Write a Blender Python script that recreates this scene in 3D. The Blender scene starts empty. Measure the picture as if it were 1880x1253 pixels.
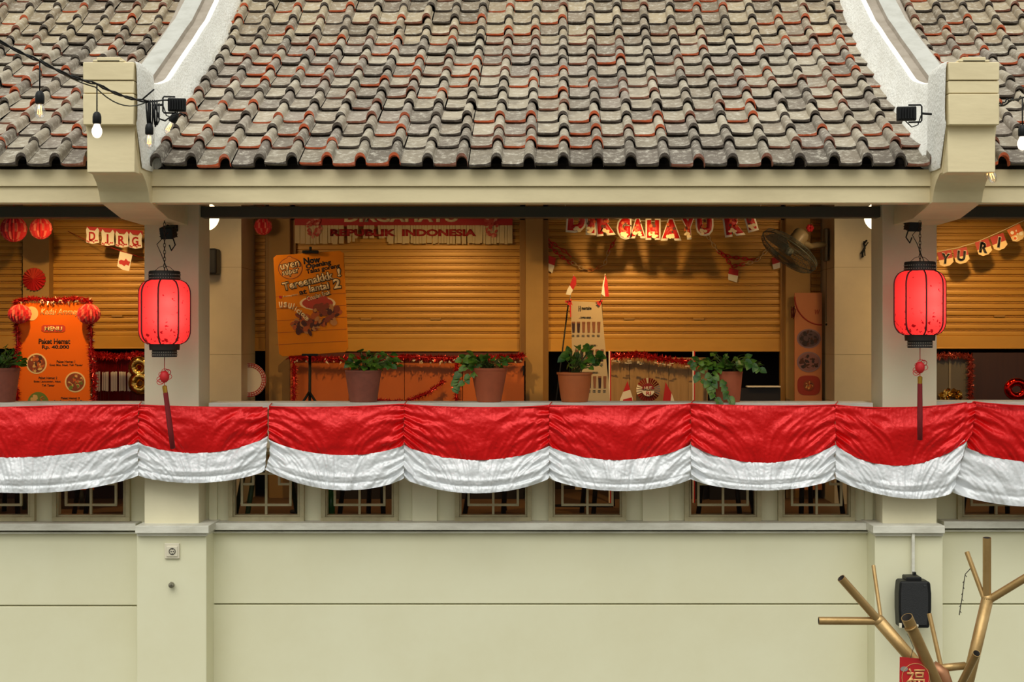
import bpy, bmesh, math, random
from mathutils import Vector, Matrix, noise
random.seed(7)
PI = math.pi
SC = bpy.context.scene
COL = SC.collection

# ---------------------------------------------------------------- camera, light, exposure
DP = 11.3            # distance from the camera to the front face of the pillars
F = 2825.0           # focal length in pixels of the 1880 px frame
VX, VY = 985.0, 626.5
CZ = 4.9             # camera height above the courtyard
cam_d = bpy.data.cameras.new('camera')
cam = bpy.data.objects.new('camera', cam_d)
COL.objects.link(cam)
cam.location = (0, -DP, CZ)
cam.rotation_euler = (PI/2, 0, 0)
cam_d.sensor_width = 36
cam_d.lens = 36*F/1880
cam_d.shift_x = (940-VX)/1880
cam_d.clip_start = 0.1
cam_d.clip_end = 200
SC.camera = cam

w = bpy.data.worlds.new('sky')
SC.world = w
w.use_nodes = True
wn = w.node_tree.nodes; wl = w.node_tree.links
wn.clear()
wo = wn.new('ShaderNodeOutputWorld'); wb = wn.new('ShaderNodeBackground')
tc = wn.new('ShaderNodeTexCoord'); sx = wn.new('ShaderNodeSeparateXYZ'); cr = wn.new('ShaderNodeValToRGB')
wl.new(tc.outputs['Generated'], sx.inputs[0]); wl.new(sx.outputs['Z'], cr.inputs[0])
cr.color_ramp.elements[0].position = 0.0; cr.color_ramp.elements[0].color = (0.05, 0.048, 0.04, 1)
e_ = cr.color_ramp.elements.new(0.04); e_.color = (0.40, 0.40, 0.35, 1)
cr.color_ramp.elements[-1].position = 0.4; cr.color_ramp.elements[-1].color = (0.99, 1.0, 0.93, 1)
wl.new(cr.outputs[0], wb.inputs[0]); wb.inputs[1].default_value = 1.0
wl.new(wb.outputs[0], wo.inputs[0])

sun_d = bpy.data.lights.new('overcast_sun', 'SUN')
sun_d.energy = 1.85; sun_d.angle = math.radians(50); sun_d.color = (1.0, 0.985, 0.93)
sun = bpy.data.objects.new('overcast_sun', sun_d); COL.objects.link(sun)
sun.rotation_euler = (math.radians(34), math.radians(-8), 0)
SC.view_settings.view_transform = 'Standard'
SC.view_settings.look = 'None'
SC.view_settings.exposure = 0.07
SC.view_settings.gamma = 1.0
SC.view_settings.use_curve_mapping = False

# ---------------------------------------------------------------- measuring helpers
def X(px, D): return (px-VX)*D/F
def Y(D): return D-DP
def Z(py, D): return CZ+(VY-py)*D/F
def P(px, py, D): return Vector((X(px, D), D-DP, Z(py, D)))
FLOOR = 3.5

# ---------------------------------------------------------------- materials
def lin(c):
    if isinstance(c, str):
        c = [int(c[i:i+2], 16)/255 for i in (0, 2, 4)]
    return tuple((x/12.92 if x <= 0.04045 else ((x+0.055)/1.055)**2.4) for x in c)
MATS = {}
def mat(name, col, rough=0.6, metal=0.0, var=0.0, vscale=6.0, dark=None, bump=0.0, bscale=40.0, spec=0.5,
        emit=None, estr=0.0, trans=None, coat=0.0, stretch=None, attr=None):
    if name in MATS: return MATS[name]
    m = bpy.data.materials.new(name); m.use_nodes = True
    nt = m.node_tree; N = nt.nodes; L = nt.links
    b = N['Principled BSDF']
    c = lin(col)
    b.inputs['Base Color'].default_value = (*c, 1)
    b.inputs['Roughness'].default_value = rough
    b.inputs['Metallic'].default_value = metal
    b.inputs['Specular IOR Level'].default_value = spec
    b.inputs['Coat Weight'].default_value = coat
    t = N.new('ShaderNodeTexCoord'); mp = N.new('ShaderNodeMapping')
    L.new(t.outputs['Object'], mp.inputs[0])
    if stretch: mp.inputs['Scale'].default_value = stretch
    if var > 0:
        n = N.new('ShaderNodeTexNoise'); n.inputs['Scale'].default_value = vscale; n.inputs['Detail'].default_value = 6
        n.inputs['Roughness'].default_value = 0.65
        L.new(mp.outputs[0], n.inputs['Vector'])
        r = N.new('ShaderNodeValToRGB')
        r.color_ramp.elements[0].position = 0.42; r.color_ramp.elements[1].position = 0.72
        L.new(n.outputs['Fac'], r.inputs[0])
        mx = N.new('ShaderNodeMix'); mx.data_type = 'RGBA'
        ml = N.new('ShaderNodeMath'); ml.operation = 'MULTIPLY'; ml.inputs[1].default_value = var
        L.new(r.outputs[0], ml.inputs[0]); L.new(ml.outputs[0], mx.inputs['Factor'])
        mx.inputs['A'].default_value = (*c, 1)
        mx.inputs['B'].default_value = (*lin(dark), 1) if dark else (c[0]*.5, c[1]*.5, c[2]*.5, 1)
        L.new(mx.outputs['Result'], b.inputs['Base Color'])
    if attr:
        a = N.new('ShaderNodeAttribute'); a.attribute_name = attr
        L.new(a.outputs['Color'], b.inputs['Base Color'])
    if bump > 0:
        n2 = N.new('ShaderNodeTexNoise'); n2.inputs['Scale'].default_value = bscale; n2.inputs['Detail'].default_value = 5
        L.new(mp.outputs[0], n2.inputs['Vector'])
        bp = N.new('ShaderNodeBump'); bp.inputs['Strength'].default_value = bump; bp.inputs['Distance'].default_value = 0.01
        L.new(n2.outputs['Fac'], bp.inputs['Height']); L.new(bp.outputs[0], b.inputs['Normal'])
    if emit:
        b.inputs['Emission Color'].default_value = (*lin(emit), 1); b.inputs['Emission Strength'].default_value = estr
    if trans:
        tr = N.new('ShaderNodeBsdfTranslucent'); tr.inputs[0].default_value = (*lin(trans[0]), 1)
        ms = N.new('ShaderNodeMixShader'); ms.inputs[0].default_value = trans[1]
        out = N['Material Output']
        L.new(b.outputs[0], ms.inputs[1]); L.new(tr.outputs[0], ms.inputs[2]); L.new(ms.outputs[0], out.inputs['Surface'])
    MATS[name] = m
    return m

# ---------------------------------------------------------------- mesh builder
WORLD = {}
class MB:
    def __init__(s): s.bm = bmesh.new(); s.m = 0
    def _f(s, vs, smooth=False):
        try: f = s.bm.faces.new(vs)
        except ValueError: return None
        f.material_index = s.m; f.smooth = smooth
        return f
    def box(s, a, b):
        x0, y0, z0 = a; x1, y1, z1 = b
        if x0 > x1: x0, x1 = x1, x0
        if y0 > y1: y0, y1 = y1, y0
        if z0 > z1: z0, z1 = z1, z0
        v = [s.bm.verts.new(p) for p in ((x0,y0,z0),(x1,y0,z0),(x1,y1,z0),(x0,y1,z0),(x0,y0,z1),(x1,y0,z1),(x1,y1,z1),(x0,y1,z1))]
        for q in ((0,3,2,1),(4,5,6,7),(0,1,5,4),(1,2,6,5),(2,3,7,6),(3,0,4,7)): s._f([v[i] for i in q])
        return s
    def pbox(s, px0, px1, py0, py1, D, D1):      # box seen at distance D, reaching back to D1
        return s.box((X(px0, D), Y(D), Z(py1, D)), (X(px1, D), Y(D1), Z(py0, D)))
    def rbox(s, c, size, rot=None, bev=0.0):
        t = bmesh.new(); bmesh.ops.create_cube(t, size=1)
        for v in t.verts: v.co = Vector((v.co.x*size[0], v.co.y*size[1], v.co.z*size[2]))
        if bev > 0: bmesh.ops.bevel(t, geom=t.edges[:], offset=bev, segments=2, affect='EDGES', profile=.5)
        M = Matrix.Translation(Vector(c)) @ (rot.to_4x4() if rot else Matrix())
        s.merge(t, M); return s
    def merge(s, t, M=Matrix(), smooth=None):
        vm = {}
        for v in t.verts: vm[v] = s.bm.verts.new(M @ v.co)
        for f in t.faces:
            g = s._f([vm[v] for v in f.verts], f.smooth if smooth is None else smooth)
        t.free()
    def prism(s, pts, y0, y1):                    # pts are (x, z), extruded from y0 to y1
        a = [s.bm.verts.new((p[0], y0, p[1])) for p in pts]
        b = [s.bm.verts.new((p[0], y1, p[1])) for p in pts]
        s._f(a); s._f(b[::-1]); n = len(pts)
        for i in range(n): s._f([a[(i+1) % n], a[i], b[i], b[(i+1) % n]])
        return s
    def ppoly(s, pts, D, th=.002, Dz=None):
        return s.prism([(X(p[0], D), Z(p[1], D)) for p in pts], Y(D), Y(D)+th)
    def disc(s, px, py, r, D, th=.002, ry=None, n=28, rot=0):
        ry = ry or r
        pts = []
        for i in range(n):
            a = 2*PI*i/n; u, v = r*math.cos(a), ry*math.sin(a)
            pts.append((px+u*math.cos(rot)-v*math.sin(rot), py+u*math.sin(rot)+v*math.cos(rot)))
        return s.ppoly(pts, D, th)
    def xprism(s, pts, x0, x1):                   # pts are (y, z), extruded along x
        a = [s.bm.verts.new((x0, p[0], p[1])) for p in pts]
        b = [s.bm.verts.new((x1, p[0], p[1])) for p in pts]
        s._f(a); s._f(b[::-1]); n = len(pts)
        for i in range(n): s._f([a[(i+1) % n], a[i], b[i], b[(i+1) % n]])
        return s
    def tube(s, pts, r, n=10, caps=True, closed=False):
        pts = [Vector(p) for p in pts]; k = len(pts)
        rs = r if isinstance(r, (list, tuple)) else [r]*k
        rings = []; up = None
        for i, p in enumerate(pts):
            if closed: d = pts[(i+1) % k]-pts[i-1]
            else: d = pts[min(i+1, k-1)]-pts[max(i-1, 0)]
            if d.length < 1e-9: d = Vector((0, 0, 1))
            d.normalize()
            if up is None:
                up = Vector((0, 0, 1)) if abs(d.z) < .9 else Vector((1, 0, 0))
            sd = d.cross(up)
            if sd.length < 1e-5: sd = d.cross(Vector((0, 1, 0)))
            sd.normalize(); up = sd.cross(d).normalized()
            rings.append([s.bm.verts.new(p+rs[i]*(sd*math.cos(2*PI*j/n)+up*math.sin(2*PI*j/n))) for j in range(n)])
        for i in range(k if closed else k-1):
            A, B = rings[i], rings[(i+1) % k]
            for j in range(n): s._f([A[j], A[(j+1) % n], B[(j+1) % n], B[j]], True)
        if caps and not closed:
            s._f(rings[0][::-1]); s._f(rings[-1])
        return s
    def pipe(s, p0, p1, r, wall=.12, n=20, depth=.12):      # open tube end at p0
        p0, p1 = Vector(p0), Vector(p1); d = (p1-p0); L = d.length; d.normalize()
        s.tube([p0, p1], r, n=n, caps=False)
        up = Vector((0, 0, 1)) if abs(d.z) < .9 else Vector((1, 0, 0))
        sd = d.cross(up).normalized(); u = sd.cross(d).normalized()
        def ring(p, q): return [s.bm.verts.new(p+q*(sd*math.cos(2*PI*j/n)+u*math.sin(2*PI*j/n))) for j in range(n)]
        a = ring(p0, r); b = ring(p0, r*(1-wall)); c = ring(p0+d*depth, r*(1-wall))
        for j in range(n):
            k = (j+1) % n
            s._f([a[k], a[j], b[j], b[k]]); s.m = 1; s._f([b[k], b[j], c[j], c[k]], True); s.m = 0
        s.m = 1; s._f(c); s.m = 0
        return s
    def lathe(s, prof, c=(0, 0, 0), n=28, M=None, smooth=True, fn=None):   # prof is (radius, z)
        c = Vector(c); rings = []
        for r, z in prof:
            ring = []
            for j in range(n):
                a = 2*PI*j/n; rr = r*(fn(a) if fn else 1)
                v = Vector((rr*math.cos(a), rr*math.sin(a), z))
                if M: v = M @ v
                ring.append(s.bm.verts.new(c+v))
            rings.append(ring)
        for i in range(len(rings)-1):
            A, B = rings[i], rings[i+1]
            for j in range(n): s._f([A[j], A[(j+1) % n], B[(j+1) % n], B[j]], smooth)
        if prof[0][0] > 1e-4: s._f(rings[0][::-1])
        if prof[-1][0] > 1e-4: s._f(rings[-1])
        return s
    def ball(s, c, r, n=16, sz=1.0):
        return s.lathe([(max(1e-5, r*math.cos(a)), r*sz*math.sin(a)) for a in [(-.5+i/(n//2))*PI for i in range(n//2+1)]], c, n)
    def text(s, t, px0, px1, py0, py1, D, th=.001, off=0.0, ang=0.0, shear=0.0):
        """lettering fitted to a box of the wall plane at distance D; ang tilts the line (degrees, anticlockwise)"""
        cu = bpy.data.curves.new('t', 'FONT'); cu.body = t; cu.offset = off; cu.shear = shear; cu.resolution_u = 3
        ob = bpy.data.objects.new('t', cu); COL.objects.link(ob)
        dg = bpy.context.evaluated_depsgraph_get()
        me = bpy.data.meshes.new_from_object(ob.evaluated_get(dg))
        tb = bmesh.new(); tb.from_mesh(me)
        bpy.data.objects.remove(ob); bpy.data.curves.remove(cu); bpy.data.meshes.remove(me)
        if not tb.verts: return s
        xs = [v.co.x for v in tb.verts]; ys = [v.co.y for v in tb.verts]
        ax, bx, ay, by = min(xs), max(xs), min(ys), max(ys)
        r = bmesh.ops.extrude_face_region(tb, geom=tb.faces[:])
        for e in r['geom']:
            if isinstance(e, bmesh.types.BMVert): e.co.z = 1
        cxp, cyp = (px0+px1)/2, (py0+py1)/2; W, H = (px1-px0), (py1-py0)
        ca, sa = math.cos(math.radians(ang)), math.sin(math.radians(ang))
        for v in tb.verts:
            u = ((v.co.x-ax)/(bx-ax or 1)-.5)*W; q = ((v.co.y-ay)/(by-ay or 1)-.5)*H
            qx = cxp+u*ca-q*sa; qy = cyp-(u*sa+q*ca)
            v.co = Vector((X(qx, D), Y(D)+(0 if v.co.z > .5 else th), Z(qy, D)))
        s.merge(tb); return s
    def tinsel(s, path, r, count, ln, rnd, wdt=.004):
        path = [Vector(p) for p in path]; k = len(path)-1
        for _ in range(count):
            t = rnd.random()*k; i = min(int(t), k-1); p = path[i].lerp(path[i+1], t-i)
            d = Vector((rnd.gauss(0, 1), rnd.gauss(0, 1)*.7, rnd.gauss(0, 1))).normalized()
            l = ln*(.5+rnd.random()*.8); sd = d.cross(Vector((rnd.random()-.5, 1, rnd.random()-.5))).normalized()*wdt
            p = p+d*r*.3; tip = p+d*l+Vector((0, 0, -.15*l))
            s._f([s.bm.verts.new(p-sd), s.bm.verts.new(p+sd), s.bm.verts.new(tip)])
        if count > 100: s.tube(path, r*.35, n=5)
        return s
    def build(s, name, mats, parent=None, sharp=None, bevel=0, **tg):
        me = bpy.data.meshes.new(name)
        bmesh.ops.recalc_face_normals(s.bm, faces=s.bm.faces[:]) if tg.pop('recalc', True) else None
        off = WORLD[parent.name] if parent else tg.pop('origin', None)
        if off is None:
            if s.bm.verts:
                lo = [min(v.co[i] for v in s.bm.verts) for i in range(3)]; hi = [max(v.co[i] for v in s.bm.verts) for i in range(3)]
                off = Vector(((lo[0]+hi[0])/2, (lo[1]+hi[1])/2, lo[2]))
            else: off = Vector()
        off = Vector(off)
        for v in s.bm.verts: v.co -= off
        s.bm.to_mesh(me); s.bm.free()
        if not isinstance(mats, (list, tuple)): mats = [mats]
        for m in mats: me.materials.append(m)
        if sharp: me.set_sharp_from_angle(angle=math.radians(sharp))
        o = bpy.data.objects.new(name, me); COL.objects.link(o)
        if parent: o.parent = parent; WORLD[o.name] = WORLD[parent.name]
        else: o.location = off; WORLD[o.name] = off
        if bevel:
            md = o.modifiers.new('bevel', 'BEVEL'); md.width = bevel; md.segments = 2; md.limit_method = 'ANGLE'
        for k, v in tg.items(): o[k] = v
        return o

def thing(name, loc, label, category, group=None, kind=None):
    o = bpy.data.objects.new(name, None); COL.objects.link(o); o.empty_display_size = .1
    o.location = loc; WORLD[o.name] = Vector(loc)
    o['label'] = label; o['category'] = category
    if group: o['group'] = group
    if kind: o['kind'] = kind
    return o
def dup(root, loc, label, group=None):
    r = root.copy(); COL.objects.link(r); r.location = loc; r['label'] = label
    WORLD[r.name] = Vector(loc)
    if group: r['group'] = group
    for ch in list(root.children):
        c = ch.copy(); COL.objects.link(c); c.parent = r
        for g in list(ch.children):
            d = g.copy(); COL.objects.link(d); d.parent = c
    return r
def struct(name, mb, m, label, category='wall', **k):
    return mb.build(name, m, kind='structure', label=label, category=category, **k)

# ---------------------------------------------------------------- palette
paint = mat('cream_paint', 'e4dcbc', .62, var=.22, vscale=1.4, dark='b3ab88', bump=.08, bscale=18)
paint_fascia = mat('cream_paint_fascia', 'e8d8ae', .6, var=.45, vscale=2.2, dark='bba981', bump=.1, bscale=20, stretch=(.5, 1, 2))
paint_low = mat('cream_paint_wall', 'e2dfbf', .6, var=.35, vscale=.9, dark='cfc79e', bump=.06, bscale=12)
paint_white = mat('white_trim_paint', 'dedccd', .6, var=.6, vscale=5, dark='a09a86', bump=.12, bscale=30, stretch=(.6, 1, 2))
plaster = mat('rough_white_plaster', 'faf9f2', .9, var=.3, vscale=5, dark='cfcabb', bump=.9, bscale=45)
flashing = mat('grey_flashing', 'b9b8b0', .6, var=.5, vscale=6, dark='8f8c80')
channel = mat('stained_channel', 'a3988a', .85, var=.6, vscale=5, dark='7d7160')
frame_m = mat('window_frame_paint', 'b7ad88', .6, var=.5, vscale=9, dark='8d8260')
dark_steel = mat('dark_steel', '4c4b3e', .6, var=.3, vscale=4)
black = mat('black_plastic', '0c0d0e', .5, spec=.3)
ceil_m = mat('ceiling_paint', '4c3e2e', .8)
tile_m = mat('cream_wall_tile', 'cdbfa0', .45, var=.25, vscale=2)
inner_wall = mat('inner_wall_paint', 'b08a50', .7, var=.25, vscale=3)
floor_m = mat('floor_tile', '6a5038', .5, var=.5, vscale=3, dark='6a4c30')
shutter_m = mat('ochre_shutter', 'd29a3c', .4, metal=.1, var=.4, vscale=1.6, dark='946626', stretch=(.5, 1, 1.5))
frame_o = mat('ochre_frame', 'a87a38', .5, var=.3, vscale=3)
white_m = mat('white_print', 'efe6d4', .6)
red_m = mat('red_print', 'c01a1c', .6)
orange_m = mat('orange_print', 'ea7a14', .5)
ink = mat('dark_ink', '1c1512', .6)
terracotta = mat('terracotta_pot', 'a85430', .7, var=.4, vscale=8, dark='7c3a20')
tinsel_red = mat('red_tinsel', 'b01410', .25, metal=.5)
tinsel_white = mat('pale_tinsel', 'e0c8a0', .3, metal=.3)
# ================================================================ THE SETTING
XL, XR = -6.2, 6.2
struct('ground', MB().box((-30, -30, -.1), (30, 4, 0)), mat('courtyard_paving', '5e5c52', .8, var=.4), 'pale paved courtyard ground below the balcony', 'ground')
struct('floor', MB().box((XL, Y(11.55), FLOOR-.2), (XR, Y(14.6), FLOOR)), floor_m, 'brown tiled floor of the upper gallery', 'floor')
struct('ceiling', MB().box((XL, Y(10.62), Z(372, 10.25)+.295), (XR, Y(14.6), Z(372, 10.25)+.31)), ceil_m, 'shaded ceiling over the upper gallery', 'ceiling')

# pillars
PXC = [X(315, DP), X(1670, DP)]
XW0, XW1 = [X(265, DP), X(1620, DP)], [X(365, DP), X(1720, DP)]
side = ['left', 'right']
CEIL = Z(372, 10.25)+.30
for i in (0, 1):
    m = MB().box((XW0[i], Y(DP), Z(965, DP)), (XW1[i], Y(11.68), CEIL))
    struct('pillar', m, paint, 'cream square pillar behind the %s red lantern' % side[i], 'pillar', bevel=.006)
# lower pilasters with their caps
LPX = [(251, 379), (1606, 1731)]
for i, (a, b) in enumerate(LPX):
    m = MB().box((X(a, 11.2), Y(11.2), 0), (X(b, 11.2), Y(11.75), Z(980, 11.2)))
    struct('pilaster', m, paint_low, ['cream pilaster with the wall socket, left of centre', 'cream pilaster behind the black loudspeaker at lower right'][i], 'pilaster', bevel=.006)
    m = MB()
    m.box((X(a-3, 11.14), Y(11.14), Z(980, 11.14)), (X(b+4, 11.14), Y(11.7), Z(966, 11.14)))
    m.box((X(a, 11.17), Y(11.17), Z(985, 11.17)), (X(b+1, 11.17), Y(11.7), Z(979, 11.17)))
    struct('pilaster_cap', m, paint_white, 'white moulded cap on the %s lower pilaster' % side[i], 'moulding', bevel=.004)
# window openings: (px0, px1) at distance 11.55
WPX = [(-72, 60), (98, 235), (422, 555), (592, 728), (838, 973), (1010, 1147), (1260, 1395), (1432, 1567), (1762, 1897)]
WT, WB = 826, 953
DWALL = 11.55
def wall_with_holes(x0, x1, z0, z1, y0, y1, holes, zt, zb):
    m = MB(); cur = x0
    for a, b in holes:
        m.box((cur, y0, z0), (a, y1, z1)); m.box((a, y0, z0), (b, y1, zb)); m.box((a, y0, zt), (b, y1, z1)); cur = b
    m.box((cur, y0, z0), (x1, y1, z1)); return m
holes = [(X(a, DWALL), X(b, DWALL)) for a, b in WPX]
pw = wall_with_holes(XL, XR, Z(975, DWALL), Z(750, DWALL), Y(DWALL), Y(11.68), holes, Z(WT, DWALL), Z(WB, DWALL))
for a, b in ((757, 802), (1180, 1228), (384, 398), (1588, 1602)):
    pw.box((X(a, 11.52), Y(11.52), Z(965, 11.52)), (X(b, 11.52), Y(11.56), Z(760, 11.52)))
struct('wall_parapet', pw, paint_low, 'cream parapet wall with square lattice windows', 'wall', recalc=False)
m = MB()
m.box((X(383, 11.36), Y(11.36), Z(752, 11.36)), (X(1603, 11.36), Y(11.72), Z(740, 11.36)))
struct('parapet_coping', m, paint_white, 'long pale coping between the two pillars, under the potted plants', 'coping', bevel=.004)
struct('parapet_coping', MB().box((XL, Y(11.36), Z(752, 11.36)), (XW0[0]-.005, Y(11.72), Z(740, 11.36))), paint_white, 'pale coping left of the left pillar', 'coping', bevel=.004)
struct('parapet_coping', MB().box((XW1[1]+.005, Y(11.36), Z(750, 11.36)), (XR, Y(11.72), Z(738, 11.36))), paint_white, 'pale coping right of the right pillar', 'coping', bevel=.004)
# ledges
def ledge(a, b, ya, lab):
    m = MB()
    m.box((a, Y(11.38), Z(ya+13, 11.38)), (b, Y(11.6), Z(ya, 11.38)))
    m.box((a, Y(11.42), Z(ya+19, 11.42)), (b, Y(11.6), Z(ya+15.5, 11.42)))
    struct('trim_ledge', m, paint_white, lab, 'ledge', bevel=.003)
ledge(X(383, 11.38), X(1600, 11.38), 961, 'long white ledge under the middle lattice windows')
ledge(XL, X(249, 11.38), 962, 'white ledge under the left lattice windows')
ledge(X(1733, 11.38), XR, 958, 'white ledge under the far right lattice window')
# lower walls: an upper and a lower panel with a shadow groove between them
def lowwall(a, b, yg, lab):
    m = MB()
    m.box((a, Y(11.46), Z(yg-1.5, 11.46)), (b, Y(11.75), Z(977, 11.46)))
    m.box((a, Y(11.455), 0), (b, Y(11.75), Z(yg+1.5, 11.455)))
    m.box((a, Y(11.50), Z(yg+3, 11.46)), (b, Y(11.75), Z(yg-3, 11.46)))
    struct('wall_front', m, paint_low, lab, 'wall', bevel=.003)
lowwall(X(379, 11.46), X(1607, 11.46), 1110, 'wide cream wall panel below the middle ledge, split by a groove')
lowwall(XL, X(252, 11.46), 1113, 'cream wall panel at lower left, split by a groove')
lowwall(2.94, XR, 1110, 'cream wall panel at lower right behind the gold tree')

# windows
glass = mat('window_glass', 'ffffff', .05)
nt = glass.node_tree; N = nt.nodes; L = nt.links
tr = N.new('ShaderNodeBsdfTransparent'); gl = N.new('ShaderNodeBsdfGlossy'); gl.inputs['Roughness'].default_value = .04
mx = N.new('ShaderNodeMixShader'); mx.inputs[0].default_value = .012
L.new(tr.outputs[0], mx.inputs[1]); L.new(gl.outputs[0], mx.inputs[2]); L.new(mx.outputs[0], N['Material Output'].inputs['Surface'])
tr.inputs[0].default_value = (.9, .9, .88, 1)
wl_ = ['at the left edge of the picture', 'next to the left pillar, on its left side', 'first right of the left pillar', 'second right of the left pillar',
       'left one of the pair below the centre of the bunting', 'right one of the pair below the centre of the bunting', 'second left of the right pillar',
       'first left of the right pillar', 'at the right edge of the picture']
for k, (a, b) in enumerate(WPX):
    t = thing('window_%d' % (k+1), ((X(a, DWALL)+X(b, DWALL))/2, Y(DWALL), Z(WB, DWALL)), 'square cream lattice window %s' % wl_[k], 'window', kind='structure')
    D = 11.52; q = lambda u: a+(b-a)*u; r = lambda v: WT+(WB-WT)*v
    m = MB()
    for (w0, w1, dd) in ((-3, 5, 11.50), (5, 9, 11.53)):
        m.pbox(a+w0, b-w0, WB-w1+2, WB-w0+2, dd, 11.6); m.pbox(a+w0, b-w0, WT+w0, WT+w1, dd, 11.6)
        m.pbox(a+w0, a+w1, WT+w1, WB-w1+2, dd, 11.6); m.pbox(b-w1, b-w0, WT+w1, WB-w1+2, dd, 11.6)
    m.build('window_frame', frame_m, t, bevel=.002)
    m = MB(); h = 2.1
    H = lambda u0, u1, v: m.pbox(q(u0)-h*.9, q(u1)+h*.9, r(v)-h, r(v)+h, 11.56, 11.585)
    V = lambda u, v0, v1: m.pbox(q(u)-h, q(u)+h, r(v0), r(v1), 11.558, 11.583)
    V(.5, .04, .96); H(.165, .835, .80); H(.165, .835, .20); V(.165, .20, .80); V(.835, .20, .80)
    H(.165, .32, .5); H(.68, .835, .5); V(.32, .35, .5); V(.68, .35, .5); H(.32, .68, .35)
    m.build('lattice', frame_m, t)
    MB().pbox(a+7, b-7, WT+7, WB-6, 11.595, 11.60).build('pane', glass, t)

# fascia of the eaves
def fascia(a, b, lab):
    m = MB()
    m.box((a, Y(10.24), Z(342, 10.24)), (b, Y(10.30), Z(311, 10.24)))
    m.box((a, Y(10.26), Z(372.5, 10.26)), (b, Y(10.40), Z(343.5, 10.26)))
    m.box((a, Y(10.29), Z(345, 10.26)), (b, Y(10.40), Z(341, 10.26)))
    struct('fascia', m, paint_fascia, lab, 'fascia', bevel=.003)
CX = .03
BX = [X(212, 9.80)-.0, X(1781.5, 9.80)]
fascia(BX[0]+.1, BX[1]-.1, 'long cream double fascia board under the middle roof')
fascia(XL, BX[0]-.1, 'cream fascia board under the left roof')
fascia(BX[1]+.1, XR, 'cream fascia board under the right roof')

struct('eave_board', MB().box((XL, Y(10.32), Z(345, 10.3)), (XR, Y(10.36), CZ+1.19)), mat('roof_decking', '2c241c', .9), 'dark board closing the eaves behind the fascia', 'eaves')  # added blocker: hides the sky so the tile arches look dark inside
struct('wall_attic', MB().box((XL, Y(14.50), CZ+1.2), (XR, Y(14.55), CZ+3.2)), mat('roof_decking', '2c241c', .9), 'dark wall closing the roof space', 'wall')  # added out of view to stop sky shining through under the roof
# beams at the head of the gallery opening
for (a, b, lab) in ((XL, X(240, 11.4), 'dark steel beam left of the left pillar'), (XW1[0]+.0, XW0[1]-.0, 'long dark steel beam between the two pillars'),
                    (X(1722, 11.4), XR, 'dark steel beam right of the right pillar')):
    m = MB().box((a, Y(11.36), Z(399, 11.36)), (b, Y(11.50), Z(379, 11.36)))
    struct('beam', m, dark_steel, lab, 'beam', bevel=.004)

# inner columns and back wall
DB = 13.85
for i, (a, b) in enumerate(((-3.32, X(443, 13.2)), (X(1532, 13.2), 3.30))):
    m = MB().box((a, Y(13.2), FLOOR), (b, Y(DB), CEIL))
    m.m = 1
    zt = [Z(p, 13.2) for p in (737, 651, 491)]
    for z in zt: m.box((a-.0015, Y(13.2)-.0015, z-.002), (b+.0015, Y(DB), z+.002))
    struct('inner_column', m, [tile_m, mat('tile_joint', 'a59878', .8)], 'broad tiled inner column seen just %s pillar' % ['right of the left', 'left of the right'][i], 'column')
m = MB().box((XL, Y(14.55), FLOOR), (XR, Y(14.65), CEIL))
struct('wall_back', m, mat('dark_stall_wall', '2a1a12', .8), 'dark rear wall behind the stalls', 'wall')
m = MB()
for a, b in ((42, 90), (494, 532), (965, 997), (1443, 1487)):
    m.box((X(a, 13.72), Y(13.72), FLOOR), (X(b, 13.72), Y(14.0), CEIL))
m.box((XL, Y(13.80), Z(404, 13.8)), (XR, Y(14.0), CEIL))
struct('wall_shopfront', m, inner_wall, 'ochre lintel and piers between the roller shutters', 'wall')
for sgn, lab in ((-1, 'left'), (1, 'right')):
    struct('wall_'+lab, MB().box((sgn*6.2, Y(11.5), FLOOR), (sgn*6.3, Y(14.6), CEIL)), inner_wall, 'end wall of the gallery at the far %s' % lab, 'wall')

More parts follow.
